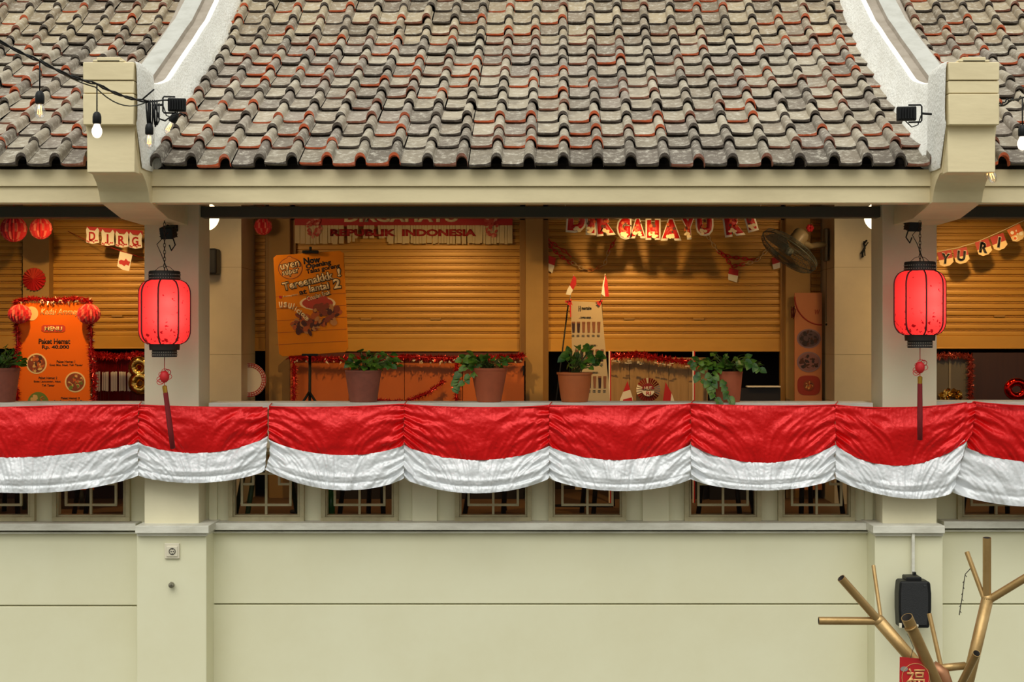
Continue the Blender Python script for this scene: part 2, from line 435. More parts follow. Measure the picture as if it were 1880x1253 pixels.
# ---------------------------------------------------------------- roofs
D0 = 10.15
RY = [308, 276.5, 253, 229, 206, 184, 163, 143.5, 122.5, 105, 85.6, 68, 47.4, 25]
ROW = []
for k in range(24):
    u = .0227*k if k <= 9 else .2043+.017*(k-9)
    D = D0*(1+u)
    if k < len(RY): z = (VY-RY[k])*D/F
    else: z = ROW[-1][1]+.128
    ROW.append((D, z))
NR = 20
def roof_z(D):           # surface height above the camera at distance D
    if D <= ROW[0][0]: return ROW[0][1]+(D-ROW[0][0])*.6
    for a, b in zip(ROW, ROW[1:]):
        if D <= b[0]: return a[1]+(b[1]-a[1])*(D-a[0])/(b[0]-a[0])
    return ROW[-1][1]
tile_mat = mat('weathered_clay_tile', '998c78', .85, bump=.35, bscale=60)
tile_lip = mat('clay_tile_edge', 'a0482c', .8, bump=.2, bscale=60)
def setup_tile(m, lich):
    nt = m.node_tree; N = nt.nodes; L = nt.links; b = N['Principled BSDF']
    a = N.new('ShaderNodeAttribute'); a.attribute_name = 'tint'
    t = N.new('ShaderNodeTexCoord'); n = N.new('ShaderNodeTexNoise'); n.inputs['Scale'].default_value = 22; n.inputs['Detail'].default_value = 8; n.inputs['Roughness'].default_value = .75
    L.new(t.outputs['Object'], n.inputs['Vector'])
    r = N.new('ShaderNodeValToRGB'); r.color_ramp.elements[0].position = .5; r.color_ramp.elements[1].position = .68
    L.new(n.outputs['Fac'], r.inputs[0])
    mx = N.new('ShaderNodeMix'); mx.data_type = 'RGBA'; mm = N.new('ShaderNodeMath'); mm.operation = 'MULTIPLY'; mm.inputs[1].default_value = lich
    L.new(r.outputs[0], mm.inputs[0]); L.new(mm.outputs[0], mx.inputs['Factor']); L.new(a.outputs['Color'], mx.inputs['A'])
    mx.inputs['B'].default_value = (*lin('cfc8b8'), 1)
    n3 = N.new('ShaderNodeTexNoise'); n3.inputs['Scale'].default_value = 5; n3.inputs['Detail'].default_value = 7; n3.inputs['Roughness'].default_value = .7
    L.new(t.outputs['Object'], n3.inputs['Vector'])
    r3 = N.new('ShaderNodeValToRGB'); r3.color_ramp.elements[0].position = .50; r3.color_ramp.elements[1].position = .70
    L.new(n3.outputs['Fac'], r3.inputs[0])
    m3 = N.new('ShaderNodeMix'); m3.data_type = 'RGBA'; mm3 = N.new('ShaderNodeMath'); mm3.operation = 'MULTIPLY'; mm3.inputs[1].default_value = .55
    L.new(r3.outputs[0], mm3.inputs[0]); L.new(mm3.outputs[0], m3.inputs['Factor']); L.new(mx.outputs['Result'], m3.inputs['A'])
    m3.inputs['B'].default_value = (*lin('54493e'), 1)
    L.new(m3.outputs['Result'], b.inputs['Base Color'])
setup_tile(tile_mat, .8); setup_tile(tile_lip, .25)
TW = .2235
def make_roof(xa, xb, lab, seed):
    rnd = random.Random(seed); bm = bmesh.new(); cl = bm.loops.layers.float_color.new('tint')
    prof = [(0, .002), (.06, -.001), (.20, -.002), (.44, -.002), (.55, .002), (.62, .009)]
    for i in range(0, 9):
        a = PI*(1-i/8); prof.append((.81+.170*math.cos(a), .010+.060*math.sin(a)**.8))
    prof.append((1.0, .004))
    c0 = int(math.floor((xa+.025)/TW))-1; c1 = int(math.ceil((xb+.025)/TW))+1
    shear = .010
    for k in range(NR):
        D1, z1 = ROW[k]; D2, z2 = ROW[k+1]; ex = 1.12
        rowtw = rnd.uniform(-.004, .004)
        for c in range(c0, c1):
            jx, jy, jz = rnd.gauss(0, .003), rnd.gauss(0, .008), rnd.gauss(0, .0035)
            tilt = rnd.gauss(0, .005)
            g = rnd.random()
            base = lin(['9c8f7c', '94887a', 'a59984', '867b6c', 'ada18c'][int(g*5)])
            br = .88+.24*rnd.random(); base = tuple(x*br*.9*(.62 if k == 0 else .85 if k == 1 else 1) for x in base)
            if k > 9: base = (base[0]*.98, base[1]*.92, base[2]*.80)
            lip = lin('c4592f') if rnd.random() < .22 else lin('8a5440') if rnd.random() < .35 else lin('4a4038')
            rows = []
            for (t, w_) in ((0, 1.0), (.5, .93), (1, .86)):
                line = []
                for (u, h) in prof:
                    uu = u if u < .62 or u == 1.0 else .81+(u-.81)*w_
                    hh = h*(w_ if u > .6 else 1)
                    x = c*TW-.0448-.81*TW+TW*uu+jx+rowtw+shear*(k+t)*.35
                    D = D1+(D2-D1)*ex*t+jy*(1-t)
                    z = z1+(z2-z1)*ex*t+(.030*(1-t))+hh+jz*(1-t)+tilt*(uu-.5)*(1-t)
                    x = min(max(x, xa), xb)
                    line.append((x, D-DP, CZ+z))
                rows.append([bm.verts.new(p) for p in line])
            n = len(prof)
            low = [bm.verts.new(v.co+Vector((0, .004, -.011-.009*min(1, max(0, (prof[i_][0]-.5)*9))))) for i_, v in enumerate(rows[0])]
            back = [bm.verts.new(v.co+Vector((0, .05, -.004))) for v in low]
            def face(vs, mi, colr, sm=True):
                if abs(vs[0].co.x-vs[1].co.x)+abs(vs[2].co.x-vs[3].co.x) < 1e-6: return
                f = bm.faces.new(vs); f.material_index = mi; f.smooth = sm
                for l in f.loops: l[cl] = (*colr, 1)
            for i in range(n-1):
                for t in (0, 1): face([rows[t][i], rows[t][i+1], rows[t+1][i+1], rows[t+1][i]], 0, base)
                face([low[i], low[i+1], rows[0][i+1], rows[0][i]], 1, lip, False)
                face([back[i], back[i+1], low[i+1], low[i]], 1, lip, False)
    for v in [v for v in bm.verts if not v.link_faces]: bm.verts.remove(v)
    # decking below the tiles
    for k in range(NR):
        D1, z1 = ROW[k]; D2, z2 = ROW[k+1]
        if k == 0: D1 += .13; z1 += .05; z2 -= .012
        q = [bm.verts.new((xx, dd-DP, CZ+zz-.05)) for xx, dd, zz in ((xa, D1, z1), (xb, D1, z1), (xb, D2, z2), (xa, D2, z2))]
        f = bm.faces.new(q); f.material_index = 2
    me = bpy.data.meshes.new('roof_tiles')
    off = Vector(((xa+xb)/2, Y(D0), CZ+ROW[0][1]))
    for v in bm.verts: v.co -= off
    bm.to_mesh(me); bm.free()
    for m in (tile_mat, tile_lip, mat('roof_decking', '2c241c', .9)): me.materials.append(m)
    me.set_sharp_from_angle(angle=math.radians(50))
    o = bpy.data.objects.new('roof_tiles', me); COL.objects.link(o); o.location = off
    o['kind'] = 'structure'; o['label'] = lab; o['category'] = 'roof'
    return o
RN = .2
make_roof(-2.62, 2.62, 'broad tiled roof between the two white ridge walls', 3)
make_roof(XL, -2.98, 'grey clay tiled roof left of the left ridge wall', 4)
make_roof(3.02, XR, 'grey clay tiled roof right of the right ridge wall', 5)

# ridge walls between the roofs, with a cream end block on each
for i, sg in enumerate((-1, 1)):
    xc = CX
    def mxp(v): return xc+sg*v
    t = thing('ridge_wall', (mxp(2.76), Y(9.8), Z(372, 10.2)), 'white plastered ridge wall with cream end block, %s one of two' % side[i], 'ridge wall', kind='structure', group='roof ridge walls')
    # sections: x offsets and heights above the roof
    secs = []
    NS = 60
    for s_ in range(NS+1):
        D = 10.28+(14.6-10.28)*s_/NS
        rz = roof_z(D); H = .30
        zt = rz+H
        if D < 10.9:
            f = (10.9-D)/.8; zt = roof_z(10.9)+H-.14*math.sin(min(f, 1)*PI/2)+.20*max(0, f-.35)**2
            zt = max(zt, rz+.2)
        wob = .008*noise.noise(Vector((D*3, sg*5, 0)))
        secs.append((D, rz, zt, wob))
    def strip(prof_fn, name, m, sm=True, d0=0, **k):
        b = MB(); prev = None
        for sct in secs:
            if sct[0] < d0: continue
            ring = [b.bm.verts.new((mxp(p[0]), Y(sct[0]), CZ+p[1])) for p in prof_fn(*sct)]
            if prev:
                for j in range(len(ring)-1): b._f([prev[j], prev[j+1], ring[j+1], ring[j]], sm)
            prev = ring
        return b.build(name, m, t, sharp=40, **k)
    full = secs; zb_ = lambda p_: (VY-p_)*9.9/F
    secs = [(9.82, zb_(229), zb_(117), -1), (9.88, zb_(258), zb_(115), -1), (9.97, zb_(306), zb_(113), -1), (10.08, 1.12, zb_(114), -1), (10.2, 1.125, zb_(114), -1), (10.265, 1.13, zb_(116), -1)]+full
    strip(lambda D, rz, zt, wb: [(2.585, rz), (2.578, rz+.02), (2.576, rz+.1), (2.578, zt-.2), (2.582, zt-.05), (2.588, zt-.01), (2.594, zt)] if wb < -.5 else [(2.535+wb*1.5, max(rz-.06, 1.125)), (2.55+wb*1.5, rz+.03), (2.585, rz+.10), (2.61, zt-.05), (2.625, zt-.008), (2.645, zt), (2.665, zt-.006)], 'plaster_side', plaster)
    secs = full
    strip(lambda D, rz, zt, wb: [(2.665, zt-.006), (2.672, zt-.035), (2.755, zt-.035), (2.765, zt-.002+wb)], 'channel', channel)
    strip(lambda D, rz, zt, wb: [(2.765, zt-.002+wb), (2.785, zt+.008), (2.90, zt+.008), (2.905, zt-.05)], 'coping_slab', flashing)
    strip(lambda D, rz, zt, wb: [(2.905, zt-.05), (2.96, zt-.06), (2.97, zt-.2), (3.05, rz+.05), (3.06, rz-.06)], 'outer_step', channel, d0=10.3)
    # end block and corbel
    hx = .162
    b = MB()
    def zz(py, D): return Z(py, D)
    blocks = [
        [(9.80, zz(147, 9.8)), (9.80, zz(114, 9.8)), (10.12, zz(114, 9.8)), (10.12, zz(147, 9.8))],
        [(9.805, zz(171, 9.8)), (9.805, zz(148.5, 9.8)), (10.12, zz(148.5, 9.8)), (10.12, zz(171, 9.8))],
        [(9.80, zz(229, 9.80)), (9.80, zz(172.5, 9.8)), (10.14, zz(172.5, 9.8)), (10.14, zz(229, 9.8))],
        [(9.97, zz(318, 9.97)), (9.94, zz(290, 9.95)), (9.86, zz(231, 9.86)), (10.25, zz(231, 9.86)), (10.25, zz(318, 9.97))]]
    for bl in blocks:
        b.xprism([(Y(p[0]), p[1]) for p in bl], mxp(2.757-hx), mxp(2.757+hx))
    b.xprism([(Y(p[0]), p[1]) for p in ((9.86, zz(318, 9.9)), (9.86, zz(114, 9.8)-.06), (10.28, zz(114, 9.8)-.06), (10.28, zz(318, 9.9)))], mxp(2.757-hx+.008), mxp(2.757+hx-.008))
    b.box((mxp(2.757)-.075, Y(9.80), zz(114, 9.8)), (mxp(2.757)+.075, Y(10.0), zz(104.5, 9.8)))
    b.box((mxp(2.757)-.10, Y(9.80), zz(114, 9.8)), (mxp(2.757)+.10, Y(10.0), zz(109.5, 9.8)))
    b.build('end_block', paint_fascia, t, bevel=.005, sharp=30)
    b = MB()
    cpts = [(10.0, zz(318, 10.0)), (10.03, zz(323, 10.03)), (10.10, zz(335, 10.1)), (10.16, zz(352, 10.16)), (10.20, zz(372, 10.2)), (10.72, zz(402, 10.72)), (11.32, zz(402, 10.72)), (11.32, CEIL), (10.2, CEIL-.1), (10.2, zz(318, 10.0))]
    b.xprism([(Y(p[0]), p[1]) for p in cpts], mxp(2.757-.165), mxp(2.757+.165))
    b.build('corbel', paint_fascia, t, bevel=.003)

# ---------------------------------------------------------------- bunting
def satin(name, col, sheen):
    m = mat(name, col, .38, metal=sheen, spec=.4, bump=.32, bscale=38)
    return m
satin_red = satin('red_satin', 'e00c0e', .22)
satin_white = satin('white_satin', 'e4e7ea', .15)
DBU = 11.17
def swag(parent, name, segs, top, bot, mt, band, seed, thick=None, dd=0):
    """segs: px x of the seams; top/bot: functions (seg index, t) -> py ; returns one mesh"""
    b = MB(); nv = 46 if band == 'red' else 40
    for si, (xa, xb) in enumerate(segs):
        nx = int(abs(xb-xa)/1.8)
        grid = []
        for j in range(nv+1):
            v = j/nv; line = []
            for i in range(nx+1):
                t = i/nx
                ta, tb = top(si, t), bot(si, t)
                py = ta+(tb-ta)*v
                px = xa+(xb-xa)*t
                if isinstance(thick, dict) and si in thick: px += thick[si](t, v)
                eL, eR = math.exp(-t*(xb-xa)/34), math.exp(-(1-t)*(xb-xa)/34)
                e = max(eL, eR); q = px*.0118+si*3.1; zc = (py-810)*.0118
                sag = 4*t*(1-t)
                belly = .030*math.sin(PI*min(1, .15+.85*v if band == 'red' else 1-.55*v))*sag**.6
                # folds that fan out of each seam and follow the swag
                wv = v*(7.5 if band == 'red' else 6.0)
                ph = noise.noise(Vector((q*1.4, zc*.6, seed)))*1.1
                wv *= .62+.5*noise.noise(Vector((si*7.3, seed*1.9, 4+(1 if eL > eR else 0))))
                am = .55+.9*noise.noise(Vector((q*1.1, zc*2.4, seed+9)))
                fold = (e*.016+.0065*(e**.3)*(.3+.7*v))*max(.1, am)*math.sin(2*PI*wv*(1-.3*(1-e))+ph*4.5+1.2*seed+si)
                if band == 'white':
                    fold += .010*math.exp(-((v-.80)/.045)**2)*(-1)+.008*math.exp(-((v-.62)/.06)**2)*sag
                # diagonal pulls and crumple
                dg_ = math.tanh((t-.5)*4.5)
                n1 = noise.noise(Vector((q*2.6+zc*2.2*dg_, zc*2.2, seed*2+1)))
                u1_, v1_ = q*.75+zc*dg_*.9, q*.35-zc*dg_
                n2 = 1-2*abs(noise.noise(Vector((u1_*8, v1_*2.0, seed*3))))
                n3 = abs(noise.noise(Vector((q*13+zc*5, zc*11-q*5, seed*5))))
                top_g = .0035*math.sin(px*.9+3*noise.noise(Vector((q*8, 0, 2))))*math.exp(-v*9) if band == 'red' else 0
                d = belly+fold+n1*.018+n2*.010-n3*.006+top_g
                d *= (.55+.45*min(1, v*3)) if band == 'red' else 1
                line.append(b.bm.verts.new((X(px, DBU), Y(DBU)-.01-d+dd, Z(py, DBU))))
            grid.append(line)
        for j in range(nv):
            for i in range(nx):
                b._f([grid[j][i], grid[j+1][i], grid[j+1][i+1], grid[j][i+1]], True)
    b.build(name, mt, parent, recalc=False)
def cat(a, bm_, c, pk=.5):        # hanging curve through a (t=0), bm_ (t=pk), c (t=1)
    def f(t):
        s = 4*t*(1-t)
        s = s**.8
        tt = t+(.5-pk)*s*.9
        s2 = max(0, 4*tt*(1-tt))**.85 if 0 < tt < 1 else 0
        return a+(c-a)*t+(bm_-(a+c)/2)*s2
    return f
BUN = [
 dict(lab='red and white satin bunting at left, hanging across the left pillar', x=[-130, 255, 492], top=[(754, 747, 744), (744, 748, 748)],
      mid=[(830, 839, 812), (812, 832, 801)], bot=[(880, 905, 873), (873, 886, 864)]),
 dict(lab='long red and white satin bunting of five swags along the middle parapet', x=[494, 742, 1008, 1268, 1533, 1786], top=[(747, 748, 742), (743, 749, 745), (745, 746, 743), (742, 746, 744), (744, 749, 738)],
      mid=[(807, 836, 817), (817, 845, 819), (819, 845, 816), (816, 850, 816), (816, 855, 801)], bot=[(862, 899, 878), (878, 905, 878), (878, 901, 880), (880, 900, 879), (879, 914, 902)]),
 dict(lab='short piece of red and white satin bunting at the right picture edge', x=[1787, 2060], dd=.035, top=[(738, 747, 742)], mid=[(822, 850, 815)], bot=[(903, 930, 885)]),
]
for bi, B in enumerate(BUN):
    xs = B['x']; segs = list(zip(xs, xs[1:]))
    t = thing('bunting', P((xs[0]+xs[-1])/2, 900, DBU), B['lab'], 'bunting', group='red and white bunting on the parapet')
    T = [cat(*c) for c in B['top']]; M = [cat(*c) for c in B['mid']]; Bo = [cat(*c) for c in B['bot']]
    skew = {}; skw = {}
    if bi == 1:
        skew[4] = lambda tt, v: -9*v*tt**3 + 6*tt**8
        skw[4] = lambda tt, v: (-9-28*v)*tt**3
        skw[0] = lambda tt, v: (5*math.sin(PI*v)-9*v+2*v)*math.exp(-tt*14)
    if bi == 2:
        skew[0] = lambda tt, v: -11*v*(1-tt)**3
        skw[0] = lambda tt, v: (-11-30*v)*(1-tt)**3
    if bi == 0:
        skw[1] = lambda tt, v: -5*v*math.exp(-(1-tt)*12)
    swag(t, 'red_band', segs, lambda s, u: T[s](u), lambda s, u: M[s](u), satin_red, 'red', bi+1, skew, B.get('dd', 0))
    swag(t, 'white_band', segs, lambda s, u: M[s](u)-.5, lambda s, u: Bo[s](u), satin_white, 'white', bi+11, skw, B.get('dd', 0))
    # hem cord along the top
    m = MB(); pts = []
    for s, (a, b_) in enumerate(segs):
        for k in range(24): u = k/24; pts.append(P(a+(b_-a)*u, T[s](u), DBU-.015))
    m.tube(pts, .006, n=6); m.build('hem_cord', satin_red, t)
    # tie cords at the seams
    for x_ in xs[1:-1] if bi != 1 else xs[:-1]:
        m = MB()
        s = min(max(0, xs.index(x_)), len(segs)-1)
        y0 = T[s](0)
        m.tube([P(x_, y0+4, DBU-.02), P(x_+1, y0-1, DBU-.01), P(x_+5, y0-6, 11.36)], .004, n=6)
        m.build('tie_cord', satin_red, t)
# ================================================================ ROLLER SHUTTERS
def shutter(pa, pb, py_bot, lab, D=13.85, py_top=404, stop=None, handles=(), seed=0):
    t = thing('roller_shutter', (X((pa+pb)/2, D), Y(D), Z(py_bot, D)), lab, 'roller shutter', group='ochre roller shutters of the stalls')
    m = MB(); pitch = 12.55*D/F
    z = Z(py_bot-24, D); zt = Z(py_top-30, D); xa, xb = X(pa, D), X(pb, D)
    prof = []
    while z < zt:
        for (f, dy) in ((0, -.004), (.08, -.009), (.40, -.011), (.66, -.008), (.70, .010), (.76, .010), (.78, -.003), (.90, -.003), (.92, .012), (.985, .012)):
            prof.append((z+f*pitch, Y(D)+dy))
        z += pitch
    prev = None
    for z_, y_ in prof:
        r = [m.bm.verts.new((xa, y_, z_)), m.bm.verts.new((xb, y_, z_))]
        if prev: m._f([prev[0], prev[1], r[1], r[0]])
        prev = r
    m.build('slat_curtain', shutter_m, t, sharp=35)
    m = MB(); m.pbox(pa, pb, py_bot-24, py_bot-1, D-.012, D+.012); m.pbox(pa, pb, py_bot-3, py_bot, D-.02, D+.02)
    m.build('bottom_rail', shutter_m, t, bevel=.003)
    for h in handles:
        b = MB(); b.rbox(P(h, py_bot-60, D-.015), (.10, .015, .022), bev=.004); b.build('pull_handle', frame_o, t)
    for (x_, s) in ((pa, -1), (pb, 1)):
        b = MB(); b.pbox(min(x_, x_+s*11), max(x_, x_+s*11), py_top-34, 960, D-.05, D+.03)
        b.build('guide_rail', frame_o, t, bevel=.003)
    return t
shutter(-160, 42, 641, 'ochre roller shutter at the far left edge, behind two paper balls')
shutter(90, 330, 641, 'ochre roller shutter behind the orange menu board and left pillar', handles=(215,))
shutter(425, 487, 645, 'narrow strip of ochre roller shutter left of the tilted food sign')
shutter(543, 954, 646, 'wide ochre roller shutter right of the tilted food sign', handles=(672, 800))
shutter(1007, 1433, 646, 'wide ochre roller shutter behind the letter garland and fan', handles=(1155, 1283))
shutter(1489, 1560, 560, 'narrow strip of ochre roller shutter behind the fan bracket')
shutter(1560+90, 2060, 641, 'ochre roller shutter right of the right pillar', handles=(1835,))

# ================================================================ LAMPS OF THE GALLERY
glow = mat('lamp_glass', 'fff2d8', .3, emit='ffe2ae', estr=5)
def globe(px, lab):
    D = 12.4; c = P(px, 398, D)
    t = thing('globe_lamp', (c.x, c.y, c.z), lab, 'lamp', group='globe lamps beside the pillars')
    MB().ball(c, .115, 24).build('globe', glow, t)
    m = MB(); m.tube([c+Vector((0, 0, .10)), (c.x, c.y, CEIL+.02)], .02); m.lathe([(.05, 0), (.05, .03), (.02, .05)], c+Vector((0, 0, .10)), 16); m.build('stem', dark_steel, t)
    l = bpy.data.lights.new('globe_light', 'POINT'); l.energy = 15; l.color = (1, .64, .30); l.shadow_soft_size = .115
    o = bpy.data.objects.new('globe_light', l); COL.objects.link(o); o.parent = t; o.location = (0, -.30, -.06)
globe(376, 'white globe lamp peeking out right of the left pillar')
globe(1613, 'white globe lamp peeking out left of the right pillar')
def downlight(x, D, e, lab):
    c = Vector((x, Y(D), CEIL-.11))
    t = thing('ceiling_lamp', c, lab, 'lamp', group='small ceiling lamps of the gallery')
    m = MB(); m.lathe([(.05, .0), (.055, .01), (.055, .11), (.045, .125)], c, 20); m.build('housing', dark_steel, t)
    m = MB(); m.lathe([(.0001, -.012), (.03, -.010), (.045, -.001)], c, 16); m.build('bulb', glow, t)
    l = bpy.data.lights.new('lamp_light', 'SPOT'); l.energy = e; l.color = (1, .62, .22); l.shadow_soft_size = .025; l.spot_size = math.radians(104); l.spot_blend = .85
    o = bpy.data.objects.new('lamp_light', l); COL.objects.link(o); o.parent = t; o.location = (0, 0, -.05); o.rotation_euler = (math.radians(43), 0, 0)
downlight(.85, 12.15, 74, 'small ceiling lamp in front of the letter garland')
downlight(-.85, 12.15, 66, 'small ceiling lamp in front of the fringed banner')
downlight(-3.9, 12.15, 76, 'small ceiling lamp above the orange menu board')
downlight(3.9, 12.15, 76, 'small ceiling lamp in front of the diagonal pennant string')

# ================================================================ SILK LANTERNS
silk = mat('lantern_silk', 'e0101c', .5, trans=('ff4a48', .72), bump=.1, bscale=60)
nt = silk.node_tree; N = nt.nodes; L = nt.links
# faint brush marks printed on the silk near its foot
t_ = N.new('ShaderNodeTexCoord'); n_ = N.new('ShaderNodeTexNoise'); n_.inputs['Scale'].default_value = 38; n_.inputs['Detail'].default_value = 3
L.new(t_.outputs['Object'], n_.inputs['Vector'])
sp = N.new('ShaderNodeSeparateXYZ'); L.new(t_.outputs['Object'], sp.inputs[0])
mr = N.new('ShaderNodeMapRange'); mr.inputs['From Min'].default_value = .02; mr.inputs['From Max'].default_value = .20; mr.inputs['To Min'].default_value = .12; mr.inputs['To Max'].default_value = 0.0
L.new(sp.outputs['Z'], mr.inputs['Value'])
ad = N.new('ShaderNodeMath'); ad.operation = 'ADD'; L.new(n_.outputs['Fac'], ad.inputs[0]); L.new(mr.outputs[0], ad.inputs[1])
gt = N.new('ShaderNodeMath'); gt.operation = 'GREATER_THAN'; gt.inputs[1].default_value = .69; L.new(ad.outputs[0], gt.inputs[0])
trn = [n for n in N if n.type == 'BSDF_TRANSLUCENT'][0]
for sock, c1 in ((N['Principled BSDF'].inputs['Base Color'], 'd00c18'), (trn.inputs[0], 'ff4a48')):
    mx = N.new('ShaderNodeMix'); mx.data_type = 'RGBA'; L.new(gt.outputs[0], mx.inputs['Factor'])
    mx.inputs['A'].default_value = (*lin(c1), 1); mx.inputs['B'].default_value = (*lin('8a0812'), 1)
    L.new(mx.outputs['Result'], sock)
rib_m = mat('lantern_rib', '4a0c10', .6)
cap_m = mat('lantern_cap', '2a2420', .5, metal=.3)
cap_dot = mat('cap_lattice', '8c8272', .5)
tassel_m = mat('tassel_thread', '7c1418', .8, bump=.5, bscale=90, stretch=(6, 6, .3))
cord_red = mat('red_cord', 'c41c20', .6)
gold_m = mat('gold_collar', 'c99a3a', .3, metal=.8)
chain_m = mat('lantern_chain', '3a2a20', .5, metal=.5)
DL = 10.88
S = DL/F
lc = P(302, 632, DL)
lan = thing('silk_lantern', lc, 'glowing red silk lantern in front of the left pillar, tassel hanging askew', 'lantern', group='glowing red lanterns')
hh = 117*S; R = 47*S
def lr(u):      # radius of the silk by height 0..1
    e = abs(2*u-1)
    return R*(.62+.38*(1-max(0, (e-.55)/.45)**2.2)**.6) if e > .55 else R
m = MB(); prof = [(lr(i/30), hh*i/30) for i in range(31)]
def facet(a): 
    k = ((a+PI/8) % (PI/4))-PI/8
    return 1-.0-.035*(1-abs(math.cos(k*4)))+0*k if False else 1-.03*math.sin(((a-PI*1.5) % (PI/4))/(PI/4)*PI)
m.lathe([(p[0], p[1]) for p in prof], lc, 64, fn=facet)
for f in [f for f in m.bm.faces if len(f.verts) > 4]: m.bm.faces.remove(f)
m.build('silk_shade', silk, lan)
for k in range(8):
    a = PI*1.5+k*PI/4+.06
    m = MB(); m.tube([lc+Vector(((lr(i/24)+.001)*math.cos(a-.06), (lr(i/24)+.001)*math.sin(a-.06), hh*i/24)) for i in range(25)], .006, n=6); m.build('rib', rib_m, lan)
m = MB(); m.lathe([(28.5*S, hh-.004), (28.5*S, hh+15*S), (27*S, hh+17*S), (26*S, hh+15*S), (26*S, hh)], lc, 32)
for k in range(40):
    a = 2*PI*k/40
    m.m = 1
    for r_ in (0, 1): m.rbox(lc+Vector((28.7*S*math.cos(a), 28.7*S*math.sin(a), hh+(4+6*r_)*S)), (.006, .006, .006), Matrix.Rotation(a, 3, 'Z'))
m.build('top_cap', [cap_m, cap_dot], lan, sharp=40)
m = MB(); m.lathe([(22*S, -24*S), (22.5*S, -24*S), (22.5*S, -11*S), (27*S, -11*S), (28*S, 0), (26*S, 2*S)], lc, 32)
for k in range(36):
    a = 2*PI*k/36
    m.m = 1
    for r_ in (0, 1): m.rbox(lc+Vector((22.8*S*math.cos(a), 22.8*S*math.sin(a), -(15+5*r_)*S)), (.006, .006, .006), Matrix.Rotation(a, 3, 'Z'))
m.build('bottom_cap', [cap_m, cap_dot], lan, sharp=40)
m = MB()
top = hh+17*S; zc = Z(403, 10.88)-lc.z
nl = 15
for k in range(nl):
    z0 = top+(zc-top)*(k+.5)/nl; hl = (zc-top)/nl*.68
    pts = []
    for j in range(12):
        a = 2*PI*j/12; u, v = .0075*math.cos(a), hl*math.sin(a)
        pts.append(lc+Vector((u if k % 2 else 0, 0 if k % 2 else u, z0+v)))
    m.tube(pts, .0022, n=5, closed=True)
m.tube([lc+Vector((s_*20*S, 0, hh+15*S)) for s_ in (-1,)]+[lc+Vector((-10*S, 0, hh+24*S)), lc+Vector((0, 0, hh+27*S)), lc+Vector((10*S, 0, hh+24*S)), lc+Vector((20*S, 0, hh+15*S))], .002, n=6)
m.build('chain', chain_m, lan)
m = MB(); m.tube([lc+Vector((8*S, -.01, hh+14*S)), lc+Vector((-6*S, -.012, hh+50*S)), lc+Vector((-14*S, 0, hh+66*S)), lc+Vector((2*S, .01, hh+84*S)), lc+Vector((4*S, .05, hh+90*S))], .0028, n=6); m.build('power_cord', black, lan)
m = MB(); m.tube([lc+Vector((0, 0, -24*S)), lc+Vector((0, 0, -48*S))], .0028, n=6)
m.ball(lc+Vector((0, 0, -60*S)), 9*S, 14, 1.25)
rk = random.Random(2)
for k in range(9):
    a = k*.7; c_ = lc+Vector((8*S*math.cos(a), 0, (-60+10*math.sin(a*1.3))*S))
    m.tube([c_+Vector((6*S*math.cos(j*PI/5), -.01, 5*S*math.sin(j*PI/5))) for j in range(10)], .0025, n=5, closed=True)
m.tube([lc+Vector((0, 0, -70*S)), lc+Vector((0, 0, -78*S))], .0028, n=6)
m.build('knot', cord_red, lan)
tas = MB(); tas.lathe([(4.2*S, -14*S), (4.5*S, -2*S), (2.5*S, 0)], lc+Vector((0, 0, -76*S)), 16); collar = tas.build('tassel_collar', gold_m, lan, sharp=40)
tas = MB(); tas.lathe([(.0001, -104*S), (4.6*S, -103*S), (5.0*S, -60*S), (4.4*S, 0), (4.0*S, 1*S)], lc+Vector((0, 0, -90*S)), 20, fn=lambda a: 1+.10*math.sin(a*9)); tassel = tas.build('tassel', tassel_m, collar)
# the tassel of the left lantern swings a little
piv = Vector((0, 0, -76*S))
collar.matrix_local = Matrix.Translation(piv) @ Matrix.Rotation(math.radians(-7.5), 4, 'Y') @ Matrix.Translation(-piv)
for lamp_z in (.36, .66):
    l = bpy.data.lights.new('lantern_light', 'POINT'); l.energy = 1.25; l.color = (1, .66, .58); l.shadow_soft_size = .03
    o = bpy.data.objects.new('lantern_light', l); COL.objects.link(o); o.parent = lan; o.location = (.035, -.085, hh*lamp_z)
lan2 = dup(lan, P(1689, 615, DL), 'glowing red silk lantern in front of the right pillar, tassel hanging straight')
for c in lan2.children:
    if c.name.startswith('tassel_collar'): c.matrix_local = Matrix()

